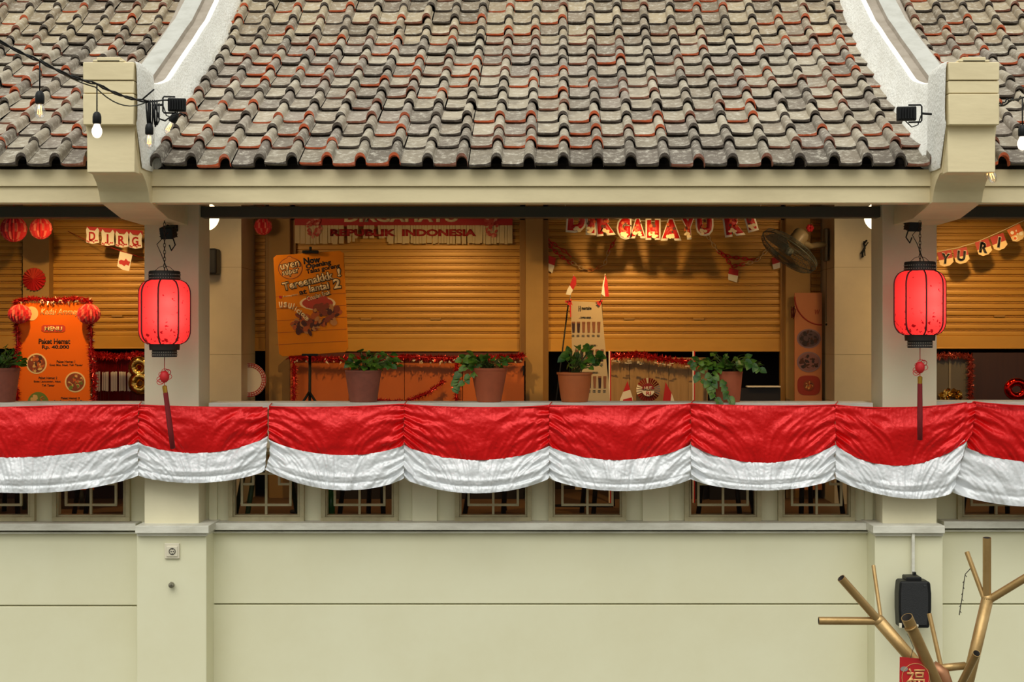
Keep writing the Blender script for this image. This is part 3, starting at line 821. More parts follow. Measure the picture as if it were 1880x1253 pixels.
# ================================================================ FLOODLIGHTS
def flood(c, w_, h_, lab, yaw=0, bracket=1):
    t = thing('floodlight', c, lab, 'floodlight', group='small black floodlights')
    R3 = Matrix.Rotation(yaw, 3, 'Z')
    m = MB(); m.rbox(c, (w_, .05, h_), R3, bev=.006)
    for k in range(6): m.rbox(Vector(c)+R3 @ Vector((-w_*.35+w_*.14*k, -.035, 0)), (.006, .03, h_*.8), R3)
    m.build('housing', black, t)
    m = MB(); m.rbox(Vector(c)+R3 @ Vector((0, .028, -.004)), (w_*.85, .006, h_*.8), R3); m.build('lens', mat('lens_glass', '6b6f70', .15), t)
    m = MB(); s = bracket
    pts = [Vector(c)+R3 @ Vector((s*w_*.1, 0, h_*.62)), Vector(c)+R3 @ Vector((s*w_*.72, 0, h_*.62)), Vector(c)+R3 @ Vector((s*w_*.78, .0, h_*.5)), Vector(c)+R3 @ Vector((s*w_*.78, 0, -h_*.5)), Vector(c)+R3 @ Vector((s*w_*.72, 0, -h_*.62)), Vector(c)+R3 @ Vector((s*w_*.1, 0, -h_*.62))]
    m.tube(pts, .006, n=6); m.tube([pts[2].lerp(pts[3], .5), pts[2].lerp(pts[3], .5)+Vector((s*.07, .03, 0))], .008, n=6)
    m.build('bracket', black, t)
    m = MB(); m.tube([Vector(c)+Vector((0, .02, -h_*.5)), Vector(c)+Vector((s*w_*.3, .01, -h_*.95)), Vector(c)+Vector((s*w_*.6, 0, -h_*.8)), Vector(c)+Vector((s*w_*.8, .02, -h_*.1))], .004, n=6); m.build('cable', black, t)
flood(P(325, 193, 10.0), .115, .085, 'black floodlight on the left ridge wall, tangled with string light cable', .15, -1)
flood(P(1664, 209, 10.0), .125, .09, 'black floodlight on the white side of the right ridge wall', -.15, 1)
def spot(px, py, D, lab, s):
    c = P(px, py, D); t = thing('spotlight', c, lab, 'spotlight', group='black spotlights under the corbels')
    m = MB(); m.rbox(c, (.10, .08, .085), Matrix.Rotation(.25*s, 3, 'Z') @ Matrix.Rotation(.3, 3, 'X'), bev=.008)
    for k in range(4): m.rbox(c+Vector((0, .01, -.03+.02*k)), (.112, .06, .006), Matrix.Rotation(.25*s, 3, 'Z'))
    m.build('housing', black, t)
    m = MB(); m.tube([c+Vector((0, .02, 0)), c+Vector((.02*s, .06, .05)), (c.x+.02*s, Y(DP)-.01, c.z+.05)], .012, n=8); m.rbox((c.x+.02*s, Y(DP)-.006, c.z+.05), (.08, .012, .05)); m.build('bracket', black, t)
    m = MB(); m.tube([c+Vector((-.03*s, 0, -.03)), c+Vector((-.05*s, 0, -.09)), c+Vector((-.02*s, .01, -.13)), c+Vector((.0, .03, -.09))], .005, n=6); m.build('cable', black, t)
spot(309, 427, 11.08, 'black spotlight on the left pillar above the lantern', -1)
spot(1676, 413, 11.08, 'black spotlight on the right pillar above the lantern', 1)

# ================================================================ STRING LIGHTS
def cable(pts, r=.006):
    out = []
    for a, b, sag in pts:
        for k in range(9):
            u = k/9; p = Vector(a).lerp(Vector(b), u); p.z -= sag*4*u*(1-u); out.append(p)
    out.append(Vector(pts[-1][1])); return out
sl = thing('string_light_cable', P(120, 150, 8.9), 'dark twisted string light cable running from the left edge to the ridge wall', 'cable')
a0, a1, a2, a3 = P(-40, 52, 8.3), P(73, 112, 8.7), P(178, 154, 9.2), P(272, 186, 9.72)
m = MB(); c1 = cable([(a0, a1, .01), (a1, a2, .015), (a2, a3, .02)]); 
for ph in (0, PI):
    m.tube([p+Vector((0, .006*math.cos(i*1.4+ph), .007*math.sin(i*1.4+ph))) for i, p in enumerate(c1)], .0055, n=6)
m.build('twisted_cable', black, sl)
m = MB(); m.tube(cable([(P(73, 108, 8.7), P(175, 160, 9.2), .02), (P(175, 160, 9.2), P(268, 188, 9.72), .06)]), .004, n=6)
m.build('support_wire', dark_steel, sl)
m = MB(); rk = random.Random(5)
for k in range(6):
    x0 = 268+k*4
    m.tube([P(x0, 184, 9.74), P(x0-3+rk.random()*6, 200, 9.72), P(x0+rk.random()*5, 228+rk.random()*10, 9.72), P(x0+4, 222, 9.74), P(x0+4, 190, 9.76)], .005, n=6)
m.tube([P(268, 188, 9.72), P(300, 184, 9.9), P(312, 184, 10.0)], .006, n=6)
m.tube([P(284, 190, 9.74), P(292, 218, 9.8), P(303, 222, 9.85), P(316, 212, 9.9), P(332, 208, 9.95), P(340, 214, 9.95)], .006, n=6)
m.tube([P(262, 182, 9.72), P(283, 164, 9.7)], .005, n=6)
m.build('coiled_end', black, sl)
clear = mat('bulb_glass', 'ffffff', .05)
nt = clear.node_tree; N = nt.nodes; L = nt.links
tr = N.new('ShaderNodeBsdfTransparent'); gl = N.new('ShaderNodeBsdfGlossy'); gl.inputs['Roughness'].default_value = .05
lw = N.new('ShaderNodeLayerWeight'); lw.inputs['Blend'].default_value = .35
mth = N.new('ShaderNodeMath'); mth.operation = 'MULTIPLY_ADD'; mth.inputs[1].default_value = .6; mth.inputs[2].default_value = .12
mx = N.new('ShaderNodeMixShader'); L.new(lw.outputs['Facing'], mth.inputs[0]); L.new(mth.outputs[0], mx.inputs[0])
L.new(tr.outputs[0], mx.inputs[1]); L.new(gl.outputs[0], mx.inputs[2]); L.new(mx.outputs[0], N['Material Output'].inputs['Surface'])
filam = mat('filament', 'ffd090', .4, emit='ffc070', estr=3.0)
lit_white = mat('frosted_lit_bulb', 'fff6e6', .3, emit='fff0dc', estr=1.1)
def bulb(top, drop, D, lab, lit=0, tilt=0, r=.030):
    c = Vector(top)+Vector((0, 0, -drop))
    t = thing('string_bulb', c, lab, 'light bulb', group='bulbs of the string lights')
    m = MB(); 
    if drop > .01: m.tube([Vector(top), c+Vector((0, 0, .0))], .004, n=6)
    m.build('drop_wire', black, t) if drop > .01 else m.bm.free()
    Rm = Matrix.Rotation(tilt, 3, 'Y')
    m = MB(); m.lathe([(.012, .0), (.022, -.012), (.026, -.03), (.026, -.065), (.022, -.072)], c, 16, M=Rm); m.build('socket', black, t, sharp=40)
    m = MB(); m.lathe([(.016, -.070), (.020, -.082), (r, -.105), (r*1.04, -.122), (r*.8, -.145), (r*.4, -.155), (.0001, -.158)], c, 20, M=Rm)
    for f in [f for f in m.bm.faces if len(f.verts) > 4]: m.bm.faces.remove(f)
    m.build('glass', lit_white if lit == 1 else clear, t)
    if lit != 1:
        m = MB()
        for k in range(4):
            a = k*PI/2; m.tube([c+Rm @ Vector((.008*math.cos(a), .008*math.sin(a), -.082)), c+Rm @ Vector((.012*math.cos(a+.5), .012*math.sin(a+.5), -.132))], .0022, n=5)
        m.build('filament', filam, t)
bulb(P(73, 112, 8.7), .17, 8.7, 'clear filament bulb hanging leftmost on the string light cable', 0)
bulb(P(178, 155, 9.2), .165, 9.2, 'bright white bulb hanging just left of the cream end block', 1)
bulb(P(274, 190, 9.7), .125, 9.7, 'small clear bulb hanging right of the left end block', 0, r=.027)
bulb(P(325, 207, 10.0), .0, 10.0, 'faint amber bulb below the left floodlight', 0, tilt=.5, r=.024)
bulb(P(1877, 180, 9.45), .165, 9.45, 'bright bulb cut by the right edge of the picture', 1)
bulb(P(1812, 293, 9.9), .0, 9.9, 'amber bulb behind the foot of the right end block, left one of the pair', 0, tilt=-.3, r=.026)
bulb(P(1822, 285, 9.92), .0, 9.92, 'amber bulb behind the foot of the right end block, right one of the pair', 0, tilt=.2, r=.026)
s2 = thing('string_light_cable', P(1850, 190, 9.7), 'dark string light cable beside the right end block', 'cable')
m = MB(); m.tube(cable([(P(1829, 192, 9.85), P(1855, 184, 9.7), .02), (P(1855, 184, 9.7), P(1878, 179, 9.45), .005), (P(1878, 179, 9.45), P(1950, 160, 9.1), .02)]), .006, n=6)
m.tube([P(1829, 192, 9.85), P(1824, 215, 9.86), P(1822, 245, 9.9), P(1818, 262, 9.9), P(1822, 285, 9.92)], .004, n=6)
rk = random.Random(8)
for k in range(8): m.tube([P(1835+k*5, 190-k, 9.8), P(1838+k*5+rk.random()*8, 180-k+rk.random()*14, 9.78), P(1842+k*5, 187-k, 9.79)], .005, n=5)
m.build('twisted_cable', black, s2)

# ================================================================ POTTED PLANTS
leaf_m = mat('pothos_leaf', '2a5216', .42, var=.75, vscale=9, dark='86a42c', coat=.0, spec=.35)
stem_m = mat('plant_stem', '5c6a30', .6)
soil_m = mat('soil', '2a1c14', .95, bump=.6)
def leaf(b, base, d, up, size):
    d = Vector(d).normalized(); up = Vector(up); s = d.cross(up)
    if s.length < 1e-4: s = Vector((1, 0, 0))
    s.normalize(); n = s.cross(d).normalized()
    pr = [(0, 0), (-.06, .24), (.12, .42), (.42, .45), (.72, .27), (1, 0)]
    mid = [0, .02, .12, .42, .72, 1]
    L_, R_, M_ = [], [], []
    for k, (u, w_) in enumerate(pr):
        z = -.22*u*u
        if 0 < k < 5:
            L_.append(b.bm.verts.new(base+size*(d*u+s*w_+n*(z+.16*w_)))); R_.append(b.bm.verts.new(base+size*(d*u-s*w_+n*(z+.16*w_))))
        M_.append(b.bm.verts.new(base+size*(d*mid[k]+n*(-.22*mid[k]**2))))
    b._f([M_[0], L_[0], M_[1]], True); b._f([M_[0], M_[1], R_[0]], True)
    for k in range(3):
        b._f([M_[k+1], L_[k], L_[k+1], M_[k+2]], True); b._f([M_[k+1], M_[k+2], R_[k+1], R_[k]], True)
    b._f([M_[4], L_[3], M_[5]], True); b._f([M_[4], M_[5], R_[3]], True)
def plant(px, D, pyb, wtop, wbot, pyt, vines, lab, seed, rim=0, nleaf=26, spread=(60, 40), cx=None, potm=None, ls=.075):
    s = D/F; c = P(px, pyb, D); h = (pyb-pyt)*s; r1, r0 = wtop*s/2, wbot*s/2
    rnd = random.Random(seed)
    t = thing('potted_plant', c, lab, 'potted plant', group='potted plants on the parapet')
    pf = [(r0*.98, 0), (r0, .004)]
    for k in range(1, 9): u = k/8; pf.append((r0+(r1-r0)*(u**.8 if rim else u), h*u*.93))
    pf += [(r1*(1.06 if rim else 1.02), h*.93), (r1*(1.07 if rim else 1.03), h), (r1*.93, h), (r1*.90, h*.9)]
    m = MB(); m.lathe(pf, c, 36); m.build('pot', potm or terracotta, t, sharp=45)
    m = MB(); m.lathe([(r1*.9, h*.86), (r1*.5, h*.90), (.0001, h*.91)], c, 20); m.build('soil', soil_m, t)
    lv, st = MB(), MB()
    top = c+Vector((0, 0, h*.9)); cxx = ((cx or px)-px)*s
    for k in range(int(nleaf*2.0)):
        a = rnd.random()*2*PI; rr = (rnd.random()**.6)
        end = top+Vector((cxx+rr*spread[0]*s*math.cos(a), rr*.11*math.sin(a)-.01, (.15+.85*(1-rr*.55)*rnd.random())*spread[1]*s+.02))
        mid = top.lerp(end, .5)+Vector((0, 0, .02))
        st.tube([top+Vector((rnd.uniform(-.3, .3)*r1, rnd.uniform(-.3, .3)*r1, 0)), mid, end], .0022, n=4)
        out = Vector((end.x-top.x, end.y-top.y-.05, 0)); out.z = rnd.uniform(-.10, .12)
        d = Vector((out.x+rnd.uniform(-.04, .04), out.y-.03, out.z))
        leaf(lv, end, d, Vector((rnd.uniform(-.8, .8), rnd.uniform(-1.1, .2), .8)), ls*.72*(.6+.75*rnd.random()))
    for vn in vines:
        pts = [P(a, b, D-dd) for a, b, dd in vn]
        st.tube(pts, .003, n=5)
        for i in range(len(pts)-1):
            for u in (.0, .4, .75):
                p = pts[i].lerp(pts[i+1], u); sd = rnd.choice((-1, 1))
                d = (pts[i+1]-pts[i]).normalized()*.6+Vector((sd*.8, -.4, -.25))
                leaf(lv, p, d, Vector((rnd.uniform(-.3, .3), -1, .4)), ls*.8*(.7+.55*rnd.random()))
    st.build('stem', stem_m, t); lv.build('foliage', leaf_m, t, recalc=False)
potd = mat('weathered_pot', '8a4c38', .8, var=.5, vscale=9, dark='5e3428')
plant(4, 11.52, 738, 62, 46, 676, [], 'potted plant cut by the left picture edge, beside the orange menu board', 1, spread=(34, 44), nleaf=30, potm=potd, cx=10, ls=.06)
plant(667, 11.52, 738, 66, 50, 680, [[(690, 676, .04), (712, 668, .06), (722, 674, .08)]], 'potted pothos just right of the tilted food sign', 2, spread=(50, 46), nleaf=34, potm=potd, cx=683)
plant(898, 11.52, 738, 66, 44, 676, [[(872, 672, .06), (850, 676, .08), (838, 700, .08), (832, 716, .08)], [(880, 676, .06), (862, 690, .09), (848, 706, .1)], [(885, 670, .05), (862, 655, .05), (842, 662, .06)]],
      'potted pothos with a vine trailing left, near the middle of the parapet', 3, spread=(46, 34), nleaf=28, cx=892)
plant(1055, 11.52, 738, 62, 48, 684, [], 'upright leafy plant in a rimmed pot, in front of the leaning drinks menu', 4, rim=1, spread=(36, 58), nleaf=30, cx=1066, potm=mat('orange_pot', 'b5602c', .55, var=.3, vscale=6))
plant(1337, 11.50, 739, 52, 42, 682, [[(1318, 676, .08), (1300, 692, .1), (1304, 715, .12), (1318, 738, .17), (1320, 751, .2)], [(1326, 674, .07), (1292, 672, .09), (1282, 690, .1), (1296, 712, .1)],
      [(1340, 672, .08), (1368, 664, .09), (1388, 672, .1), (1398, 680, .1)], [(1330, 700, .1), (1336, 724, .15), (1342, 742, .19)], [(1320, 668, .06), (1286, 664, .08), (1266, 676, .1)], [(1312, 690, .1), (1308, 708, .12), (1300, 722, .12)]],
      'lush pothos spilling over its pot and down onto the bunting, right of centre', 5, spread=(62, 42), nleaf=46, cx=1332, ls=.07)
# ================================================================ LEFT STALL: menu board, paper balls, pennants
paper_red = mat('red_paper', 'd0222a', .7); paper_pink = mat('pink_paper', 'e2705e', .7)
def honeycomb(px, py, r, D, lab, squash=1.0, n=10, hang=True):
    c = P(px, py, D); s = D/F
    t = MB(); N_ = n*2; rings = []
    for i in range(15):
        ph = -PI/2+PI*i/14; ring = []
        for j in range(N_*2):
            a = 2*PI*j/(N_*2); tooth = (1.0 if j % 2 else .80)
            rr = r*s*math.cos(ph)*(tooth if 0 < i < 14 else 1)*(1+.05*((i+j//2) % 2))
            ring.append(t.bm.verts.new(c+Vector((max(rr, 1e-4)*math.cos(a), max(rr, 1e-4)*math.sin(a)*.7, r*s*squash*math.sin(ph)))))
        rings.append(ring)
    for i in range(14):
        for j in range(N_*2):
            t.m = 0 if ((j//2+i//3) % 3) else 1
            t._f([rings[i][j], rings[i][(j+1) % (N_*2)], rings[i+1][(j+1) % (N_*2)], rings[i+1][j]])
    if hang: t.tube([c+Vector((0, 0, r*s*squash)), (c.x, c.y, CEIL+.01)], .0025, n=5)
    return t.build('paper_ball', [paper_red, paper_pink], None, label=lab, category='paper decoration', group='red honeycomb paper balls')
honeycomb(25, 421, 24, 13.0, 'large pleated red paper ball at the far left under the beam')
honeycomb(75, 420, 20, 13.0, 'smaller pleated red paper ball under the beam at left')
honeycomb(483, 416, 16, 13.5, 'red paper ball hanging by the narrow shutter left of the fringed banner')
honeycomb(36, 577, 21, 12.67, 'pleated paper ball on the left top corner of the orange menu board', .85, hang=False)
honeycomb(163, 577, 21, 12.67, 'pleated paper ball on the right top corner of the orange menu board', .9, hang=False)
# rosette
m = MB(); c = P(62, 513, 13.69); s = 13.69/F
n_ = 40; cen = m.bm.verts.new(c+Vector((0, -.02, 0))); rim_ = []
for k in range(n_):
    a = 2*PI*k/n_; rim_.append(m.bm.verts.new(c+Vector((21*s*math.cos(a), (.03 if k % 2 else -.01), 21*s*math.sin(a)))))
for k in range(n_): m.m = k % 2; m._f([cen, rim_[k], rim_[(k+1) % n_]])
m.build('paper_rosette', [paper_red, mat('coral_paper', 'd84a38', .7)], None, label='pleated red paper rosette on the pier above the orange menu board', category='paper decoration')
# orange menu board
D = 12.75
mb = thing('menu_board', P(99, 930, D), 'orange menu board with red tinsel edges, reading Paket Hemat Rp. 40.000', 'menu board')
MB().ppoly([(31, 556), (160, 556), (171, 900), (29, 900)], D, .03).build('panel', mat('menu_orange', 'ee6c0a', .55, spec=.2), mb)
for a in (45, 150): MB().tube([P(a, 880, D+.02), P(a, 940, D+.02)], .018).build('leg', dark_steel, mb)
cream_ink = mat('cream_print', 'f2cf8e', .6)
m = MB()
m.text('Kedai Ammey', 74, 146, 567, 582, D-.0016, shear=.35, off=.005)
m.disc(58, 576, 12, D-.003, ry=13)
m.build('title', cream_ink, mb)
m = MB(); m.disc(54, 573, 9, D-.002, ry=11); m.build('title_leaf', orange_m, mb)
m = MB(); m.ppoly([(76, 600), (80, 597), (116, 597), (120, 600), (120, 607), (116, 610), (80, 610), (76, 607)], D-.003); m.build('menu_badge', mat('badge_red', 'c8401c', .5), mb)
m = MB(); m.text('MENU', 82, 114, 600, 608, D-.0045, off=.03); m.build('badge_lettering', cream_ink, mb)
m = MB()
m.text('Paket Hemat', 71, 129, 622, 632, D-.0016, off=.03); m.text('Rp. 40.000', 77, 127, 634, 642.5, D-.0016, off=.03)
m.text('Paket Hemat 1', 104, 138, 662, 666.5, D-.0016, off=.02); m.text('Soto Mie, Nasi, Teh Tawar', 91, 152, 668.5, 673, D-.0016, off=.02)
m.text('Paket Hemat 2', 71, 105, 692, 696.5, D-.0016, off=.02); m.text('Soto Lamongan, Nasi,', 62, 112, 699, 703.5, D-.0016, off=.02); m.text('Teh Tawar', 77, 100, 705.5, 710, D-.0016, off=.02)
m.text('Paket Hemat 3', 112, 146, 729, 733.5, D-.0016, off=.02); m.text('Soto Betawi, Nasi, Teh Tawar', 99, 160, 735, 739.5, D-.0016, off=.02)
m.build('lettering', ink, mb)
def dish(parent, px, py, r, D, bowl, foods, seed, ry=None, nm='dish_picture'):
    """printed picture of a bowl of food: rim disc plus a patchwork of food colours"""
    rnd = random.Random(seed); ry = ry or r
    m = MB(); m.m = 0; m.disc(px, py, r, D, .0015, ry=ry)
    m.m = 1; m.disc(px, py, r*.86, D-.0012, .0012, ry=ry*.86)
    for k in range(46):
        a = rnd.random()*2*PI; q = rnd.random()**.5*.68; m.m = 1+rnd.randrange(len(foods))
        w_ = rnd.uniform(.09, .26)*r
        m.disc(px+q*r*math.cos(a), py+q*ry*math.sin(a), w_, D-.0016-.00004*k, .0003, ry=w_*rnd.uniform(.3, .9), n=8, rot=rnd.random()*3)
    return m.build(nm, [bowl]+foods, parent)
F_ = [mat('food_brown', '8a3c14', .6), mat('food_orange', 'c8601c', .6), mat('food_dark', '4c2410', .6), mat('food_cream', 'd8a860', .6), mat('food_green', '6a7a24', .6)]
dish(mb, 67, 668, 19, D-.0016, cream_ink, F_[:4], 1); dish(mb, 138, 702, 19, D-.0016, cream_ink, [F_[0], F_[4], F_[1], F_[3]], 2)
dish(mb, 70, 742, 20, D-.0016, F_[4], [F_[4], F_[3], F_[1]], 3, ry=22)
rk = random.Random(11)
m = MB(); m.tinsel([P(27, 553, D-.01), P(60, 548, D-.01), P(100, 551, D-.01), P(140, 548, D-.01), P(166, 553, D-.01)], .025, 900, .028, rk); 
m.tinsel([P(28, 556, D-.01), P(33, 640, D-.02), P(28, 700, D-.02), P(36, 790, D-.01)], .03, 900, .035, rk)
m.tinsel([P(166, 556, D-.01), P(167, 640, D-.02), P(174, 700, D-.02), P(168, 790, D-.01)], .03, 900, .035, rk)
m.build('tinsel_edging', tinsel_red, mb, recalc=False)
m = MB(); m.tinsel([P(30, 552, D-.02), P(166, 552, D-.02), P(171, 740, D-.02)], .03, 50, .03, rk, wdt=.008); m.build('tinsel_flecks', tinsel_white, mb, recalc=False)

# pennants DIRG
D = 13.3
g = thing('pennant_garland', P(205, 440, D), 'small white pennants lettered D I R G beside the left pillar', 'garland')
m = MB(); m.ppoly([(159, 416), (262, 424), (262, 432), (159, 423)], D); m.build('ribbon', red_m, g)
for k, (x0, y0, ch) in enumerate(((157, 420, 'D'), (185, 424, 'I'), (211, 427, 'R'), (236, 429, 'G'))):
    m = MB(); m.ppoly([(x0+1, y0+2), (x0+3, y0-3), (x0+8, y0+3), (x0+17, y0+4), (x0+22, y0-2), (x0+25, y0+3), (x0+24, y0+13), (x0+25, y0+26), (x0+12, y0+28), (x0+1, y0+25), (x0+2, y0+13)], D-.006); p = m.build('pennant', white_m, g)
    m = MB(); m.text(ch, x0+9-(3 if ch != 'I' else -2), x0+18-(0 if ch != 'I' else 4), y0+6, y0+22, D-.009, off=.03)
    for q in range(7): m.disc(x0+3+q*3, y0+23+math.sin(q*2)*1.5, 1.6, D-.009, n=6)
    m.build('letter', red_m, p)
m = MB(); m.tube([P(125, 425, 13.82), P(160, 442, 13.35), P(205, 455, 13.35), P(231, 464, 13.35), P(300, 486, 13.82)], .003, n=5); m.build('string', cord_red, g)
D = 13.35
cd = MB(); cd.ppoly([(220, 462), (243, 468), (237, 498), (226, 496), (215, 489)], D); 
cdo = cd.build('hanging_card', white_m, None, label='single white card with a red splash hanging left of the left lantern', category='card')
m = MB(); m.ppoly([(218, 480), (222, 477), (228, 479), (231, 475), (234, 479), (239, 481), (236, 488), (231, 486), (228, 489), (224, 486), (219, 485)], D-.004); m.build('splash_print', red_m, cdo)
# red and white fringe curtain, number balloon
D = 13.3
fr = thing('fringe_curtain', P(210, 780, D), 'foil fringe curtain in red and white strips right of the orange menu board', 'fringe curtain')
rk = random.Random(21); m = MB(); wht = MB()
for k in range(30):
    x0 = 172+k*3.1; dx = rk.uniform(-1, 1)
    m.ppoly([(x0, 650), (x0+2.9, 650), (x0+2.9+dx, 800), (x0+dx, 800)], D+rk.uniform(0, .02), .001)
    wht.ppoly([(x0+dx*.3, 684+rk.uniform(-2, 2)), (x0+2.7+dx*.3, 683), (x0+2.7+dx*.6, 718), (x0+dx*.6, 718+rk.uniform(-1, 2))], D-.006-rk.uniform(0, .01), .001) if k % 5 != 4 else None
m.build('red_strips', mat('dark_red_foil', '6e0c10', .25, metal=.5), fr); wht.build('white_strips', white_m, fr)
m = MB(); m.tinsel([P(172, 651, D-.03), P(215, 655, D-.03), P(262, 650, D-.03)], .03, 700, .035, rk); m.build('tinsel_edging', tinsel_red, fr, recalc=False)
gold_foil = mat('gold_foil', 'd8a850', .12, metal=1.0, bump=.5, bscale=30)
def donut(m, px, py, R_, r_, D, rx=1.0):
    s = D/F; c = P(px, py, D)
    pts = [c+Vector((R_*rx*s*math.cos(a), 0, R_*s*math.sin(a))) for a in [2*PI*k/28 for k in range(28)]]
    m.tube(pts, [r_*s*(1+.06*math.sin(k*PI)) for k in range(28)], n=14, closed=True)
m = MB(); donut(m, 256, 675, 12, 8.5, 13.19); donut(m, 258, 704, 13, 9.5, 13.19)
m.build('number_balloon', gold_foil, None, label='gold foil balloon shaped like an eight beside the left pillar', category='balloon')
donut_m = MB(); donut(donut_m, 1866, 715, 13.5, 7.5, 12.95, 1.15)
donut_m.build('ring_balloon', mat('red_foil', 'c01810', .12, metal=1.0, bump=.4, bscale=30), None, label='red foil ring balloon at the right picture edge above the bunting', category='balloon')
# low dark counter behind
def counter(pa, pb, pyt, D, m_, lab, **k):
    t = MB().pbox(pa, pb, pyt, 940, D, D+.4); return t.build('stall_counter', m_, None, label=lab, category='counter', **k)
# ================================================================ NARROW STALL: checked plate
D = 13.5
pl = thing('checked_plate', P(462, 700, D), 'round red and white checked plate behind the inner column left of the food sign', 'plate')
m = MB(); c = P(458, 698, D); s = D/F
MX = Matrix.Rotation(PI/2, 3, 'X')
m.lathe([(.0001, 0), (22*s, .002), (31*s, .012), (31.5*s, .016)], c, 40, M=MX); m.build('dish', white_m, pl)
m = MB()
for rr in (24, 27.5, 30.5): m.tube([c+Vector((rr*s*math.cos(a), -.016-(rr-24)*.0006, rr*s*math.sin(a))) for a in [2*PI*k/40 for k in range(40)]], .0035, n=5, closed=True)
for k in range(36):
    a = 2*PI*k/36; m.tube([c+Vector((q*s*math.cos(a), -.017, q*s*math.sin(a))) for q in (23, 31)], .003, n=4)
m.build('check_pattern', red_m, pl)

# ================================================================ TILTED FOOD SIGN
D = 12.55
fs = thing('food_sign', P(570, 935, D), 'tilted orange food sign reading Now Opening, clipped to a black stand', 'sign')
sign_o = mat('sign_orange', 'e8860a', .55, spec=.2, var=.3, vscale=5, dark='c86a08')
cr = [(502, 474), (507, 469), (624, 461), (631, 465), (639, 640), (634, 647), (519, 655), (512, 650)]
m = MB(); m.ppoly(cr, D, .02); m.build('board', sign_o, fs, bevel=.003)
m = MB()
for k in range(5):
    yy = 545+k*22; m.ppoly([(506, yy), (637, yy-7), (637, yy-6.3), (506, yy+.7)], D-.0015, .001)
m.build('wood_grain_print', mat('grain_print', 'a85008', .6), fs)
m = MB(); m.rbox(P(570, 463, D-.02), (.13, .05, .025), bev=.005); m.rbox(P(570, 457, D-.01), (.02, .03, .03), bev=.004); m.build('top_clip', black, fs)
m = MB(); m.rbox(P(569, 652, D-.005), (.13, .04, .02), bev=.005); m.build('bottom_clip', black, fs)
m = MB(); m.tube([P(569, 660, D+.02), P(568, 935, D+.02)], .012, n=10); m.tube([P(568, 500, D+.04), P(569, 660, D+.02)], .012, n=8)
m.tube([P(568, 720, D+.02), P(552, 745, D-.05)], .01, n=6); m.tube([P(568, 720, D+.02), P(584, 745, D-.05)], .01, n=6)
m.lathe([(.16, 0), (.16, .015), (.02, .03)], (P(568, 938, D).x, Y(D)+.02, FLOOR+.002), 24); m.build('stand', black, fs)
sc = mat('sign_cream', 'f6d49a', .6); dk = mat('sign_dark', '20140e', .6); bd = mat('sign_badge', 'e2840f', .5)
# round badge
m = MB(); pts = []
for k in range(40):
    a = 2*PI*k/40; rr = 1+(.16 if abs(((a+PI/2+.1) % (2*PI))-0) < .12 or abs(((a+PI/2+.1) % (2*PI))-2*PI) < .12 else 0)
    pts.append((533+22.5*rr*math.cos(a), 493+20*rr*math.sin(a)))
m.ppoly(pts, D-.0016, .002); m.build('badge_rim', mat('sign_brown', '8c3c0c', .6), fs)
m = MB(); m.ppoly([(533+(p[0]-533)*.94, 493+(p[1]-493)*.94) for p in pts], D-.0024, .002); m.build('badge', bd, fs)
def outlined(lines, outm, inm, D, nm):
    a, b = MB(), MB()
    for (t_, x0, x1, y0, y1, ang, o1, o2) in lines:
        a.text(t_, x0-1.3, x1+1.3, y0-1.3, y1+1.3, D, off=o1, ang=ang); b.text(t_, x0, x1, y0, y1, D-.0015, off=o2, ang=ang)
    a.build(nm+'_outline', outm, fs); b.build(nm, inm, fs)
outlined([('uyen', 515, 551, 483, 497, 12, .06, .02), ('super', 519, 549, 496, 507, 12, .06, .02), ('Tereenakkk', 518, 613, 509, 523.5, 13.5, .07, .03), ('!', 619.5, 625.5, 493, 508, 5, .08, .03), ('lantai', 567.5, 604, 521, 534, 10, .07, .03), ('2', 612, 625, 512, 530, 8, .09, .04),
          ('Cocolan Enak', 563, 607, 539, 547, 17, .06, .02)], dk, sc, D-.003, 'outlined_lettering')
m = MB()
for (ch, x, y, a, h) in (('u', 515.5, 560, 4, 11), ('s', 524, 560, 0, 10.5), ('u', 532.5, 562, -10, 10.5), ('l', 539, 563, -18, 12), ('i', 543, 567.5, -24, 9.5), ('c', 547.5, 572, -28, 7.5), ('i', 551.5, 574, -32, 9), ('o', 556, 578, -36, 7), ('u', 560, 582, -38, 7), ('s', 563.5, 586, -40, 7)):
    m.text(ch, x-(3.4 if ch not in 'il' else 1.1), x+(3.4 if ch not in 'il' else 1.1), y-h/2, y+h/2, D-.0095, off=.04, ang=a)
m.build('arched_lettering', sc, fs)
m = MB(); m.text('Now', 557, 588, 472, 484, D-.0016, off=.05, ang=7); m.text('Opening', 561, 608, 481, 492.5, D-.0016, off=.045, ang=11); m.text('Talas goreng', 561.5, 624.5, 489, 500, D-.0016, off=.03, ang=11)
m.text('at', 549, 563, 532, 541, D-.0016, off=.03, ang=10); m.build('lettering', dk, fs)
m = MB(); m.text('Instagram', 520, 547, 541, 545, D-.0016, off=.03, ang=9); m.build('small_lettering', sc, fs)
m = MB(); m.disc(515, 546, 4, D-.0016, ry=3, n=4, rot=.7); m.build('small_badge', red_m, fs)
dish(fs, 583, 557, 33, D-.0016, sc, [mat('sauce_red', 'c03a10', .5)], 5, ry=13, nm='sauce_bowl_picture')
rk = random.Random(31); m = MB()
for k in range(130):
    a = rk.random()*2*PI; q = rk.random()**.6
    cx_, cy_ = ((598, 577) if k % 2 else (562, 594)); rx_, ry_ = ((24, 20) if k % 2 else (26, 18))
    m.m = rk.choice([0, 0, 1, 2, 2, 3] if k % 2 else [0, 1, 2, 2, 3])
    w_ = rk.uniform(2.5, 8); m.disc(cx_+q*rx_*math.cos(a), cy_+q*ry_*math.sin(a), w_, D-.003-.00003*k, .0003, ry=w_*rk.uniform(.4, .9), n=9, rot=rk.random()*3)
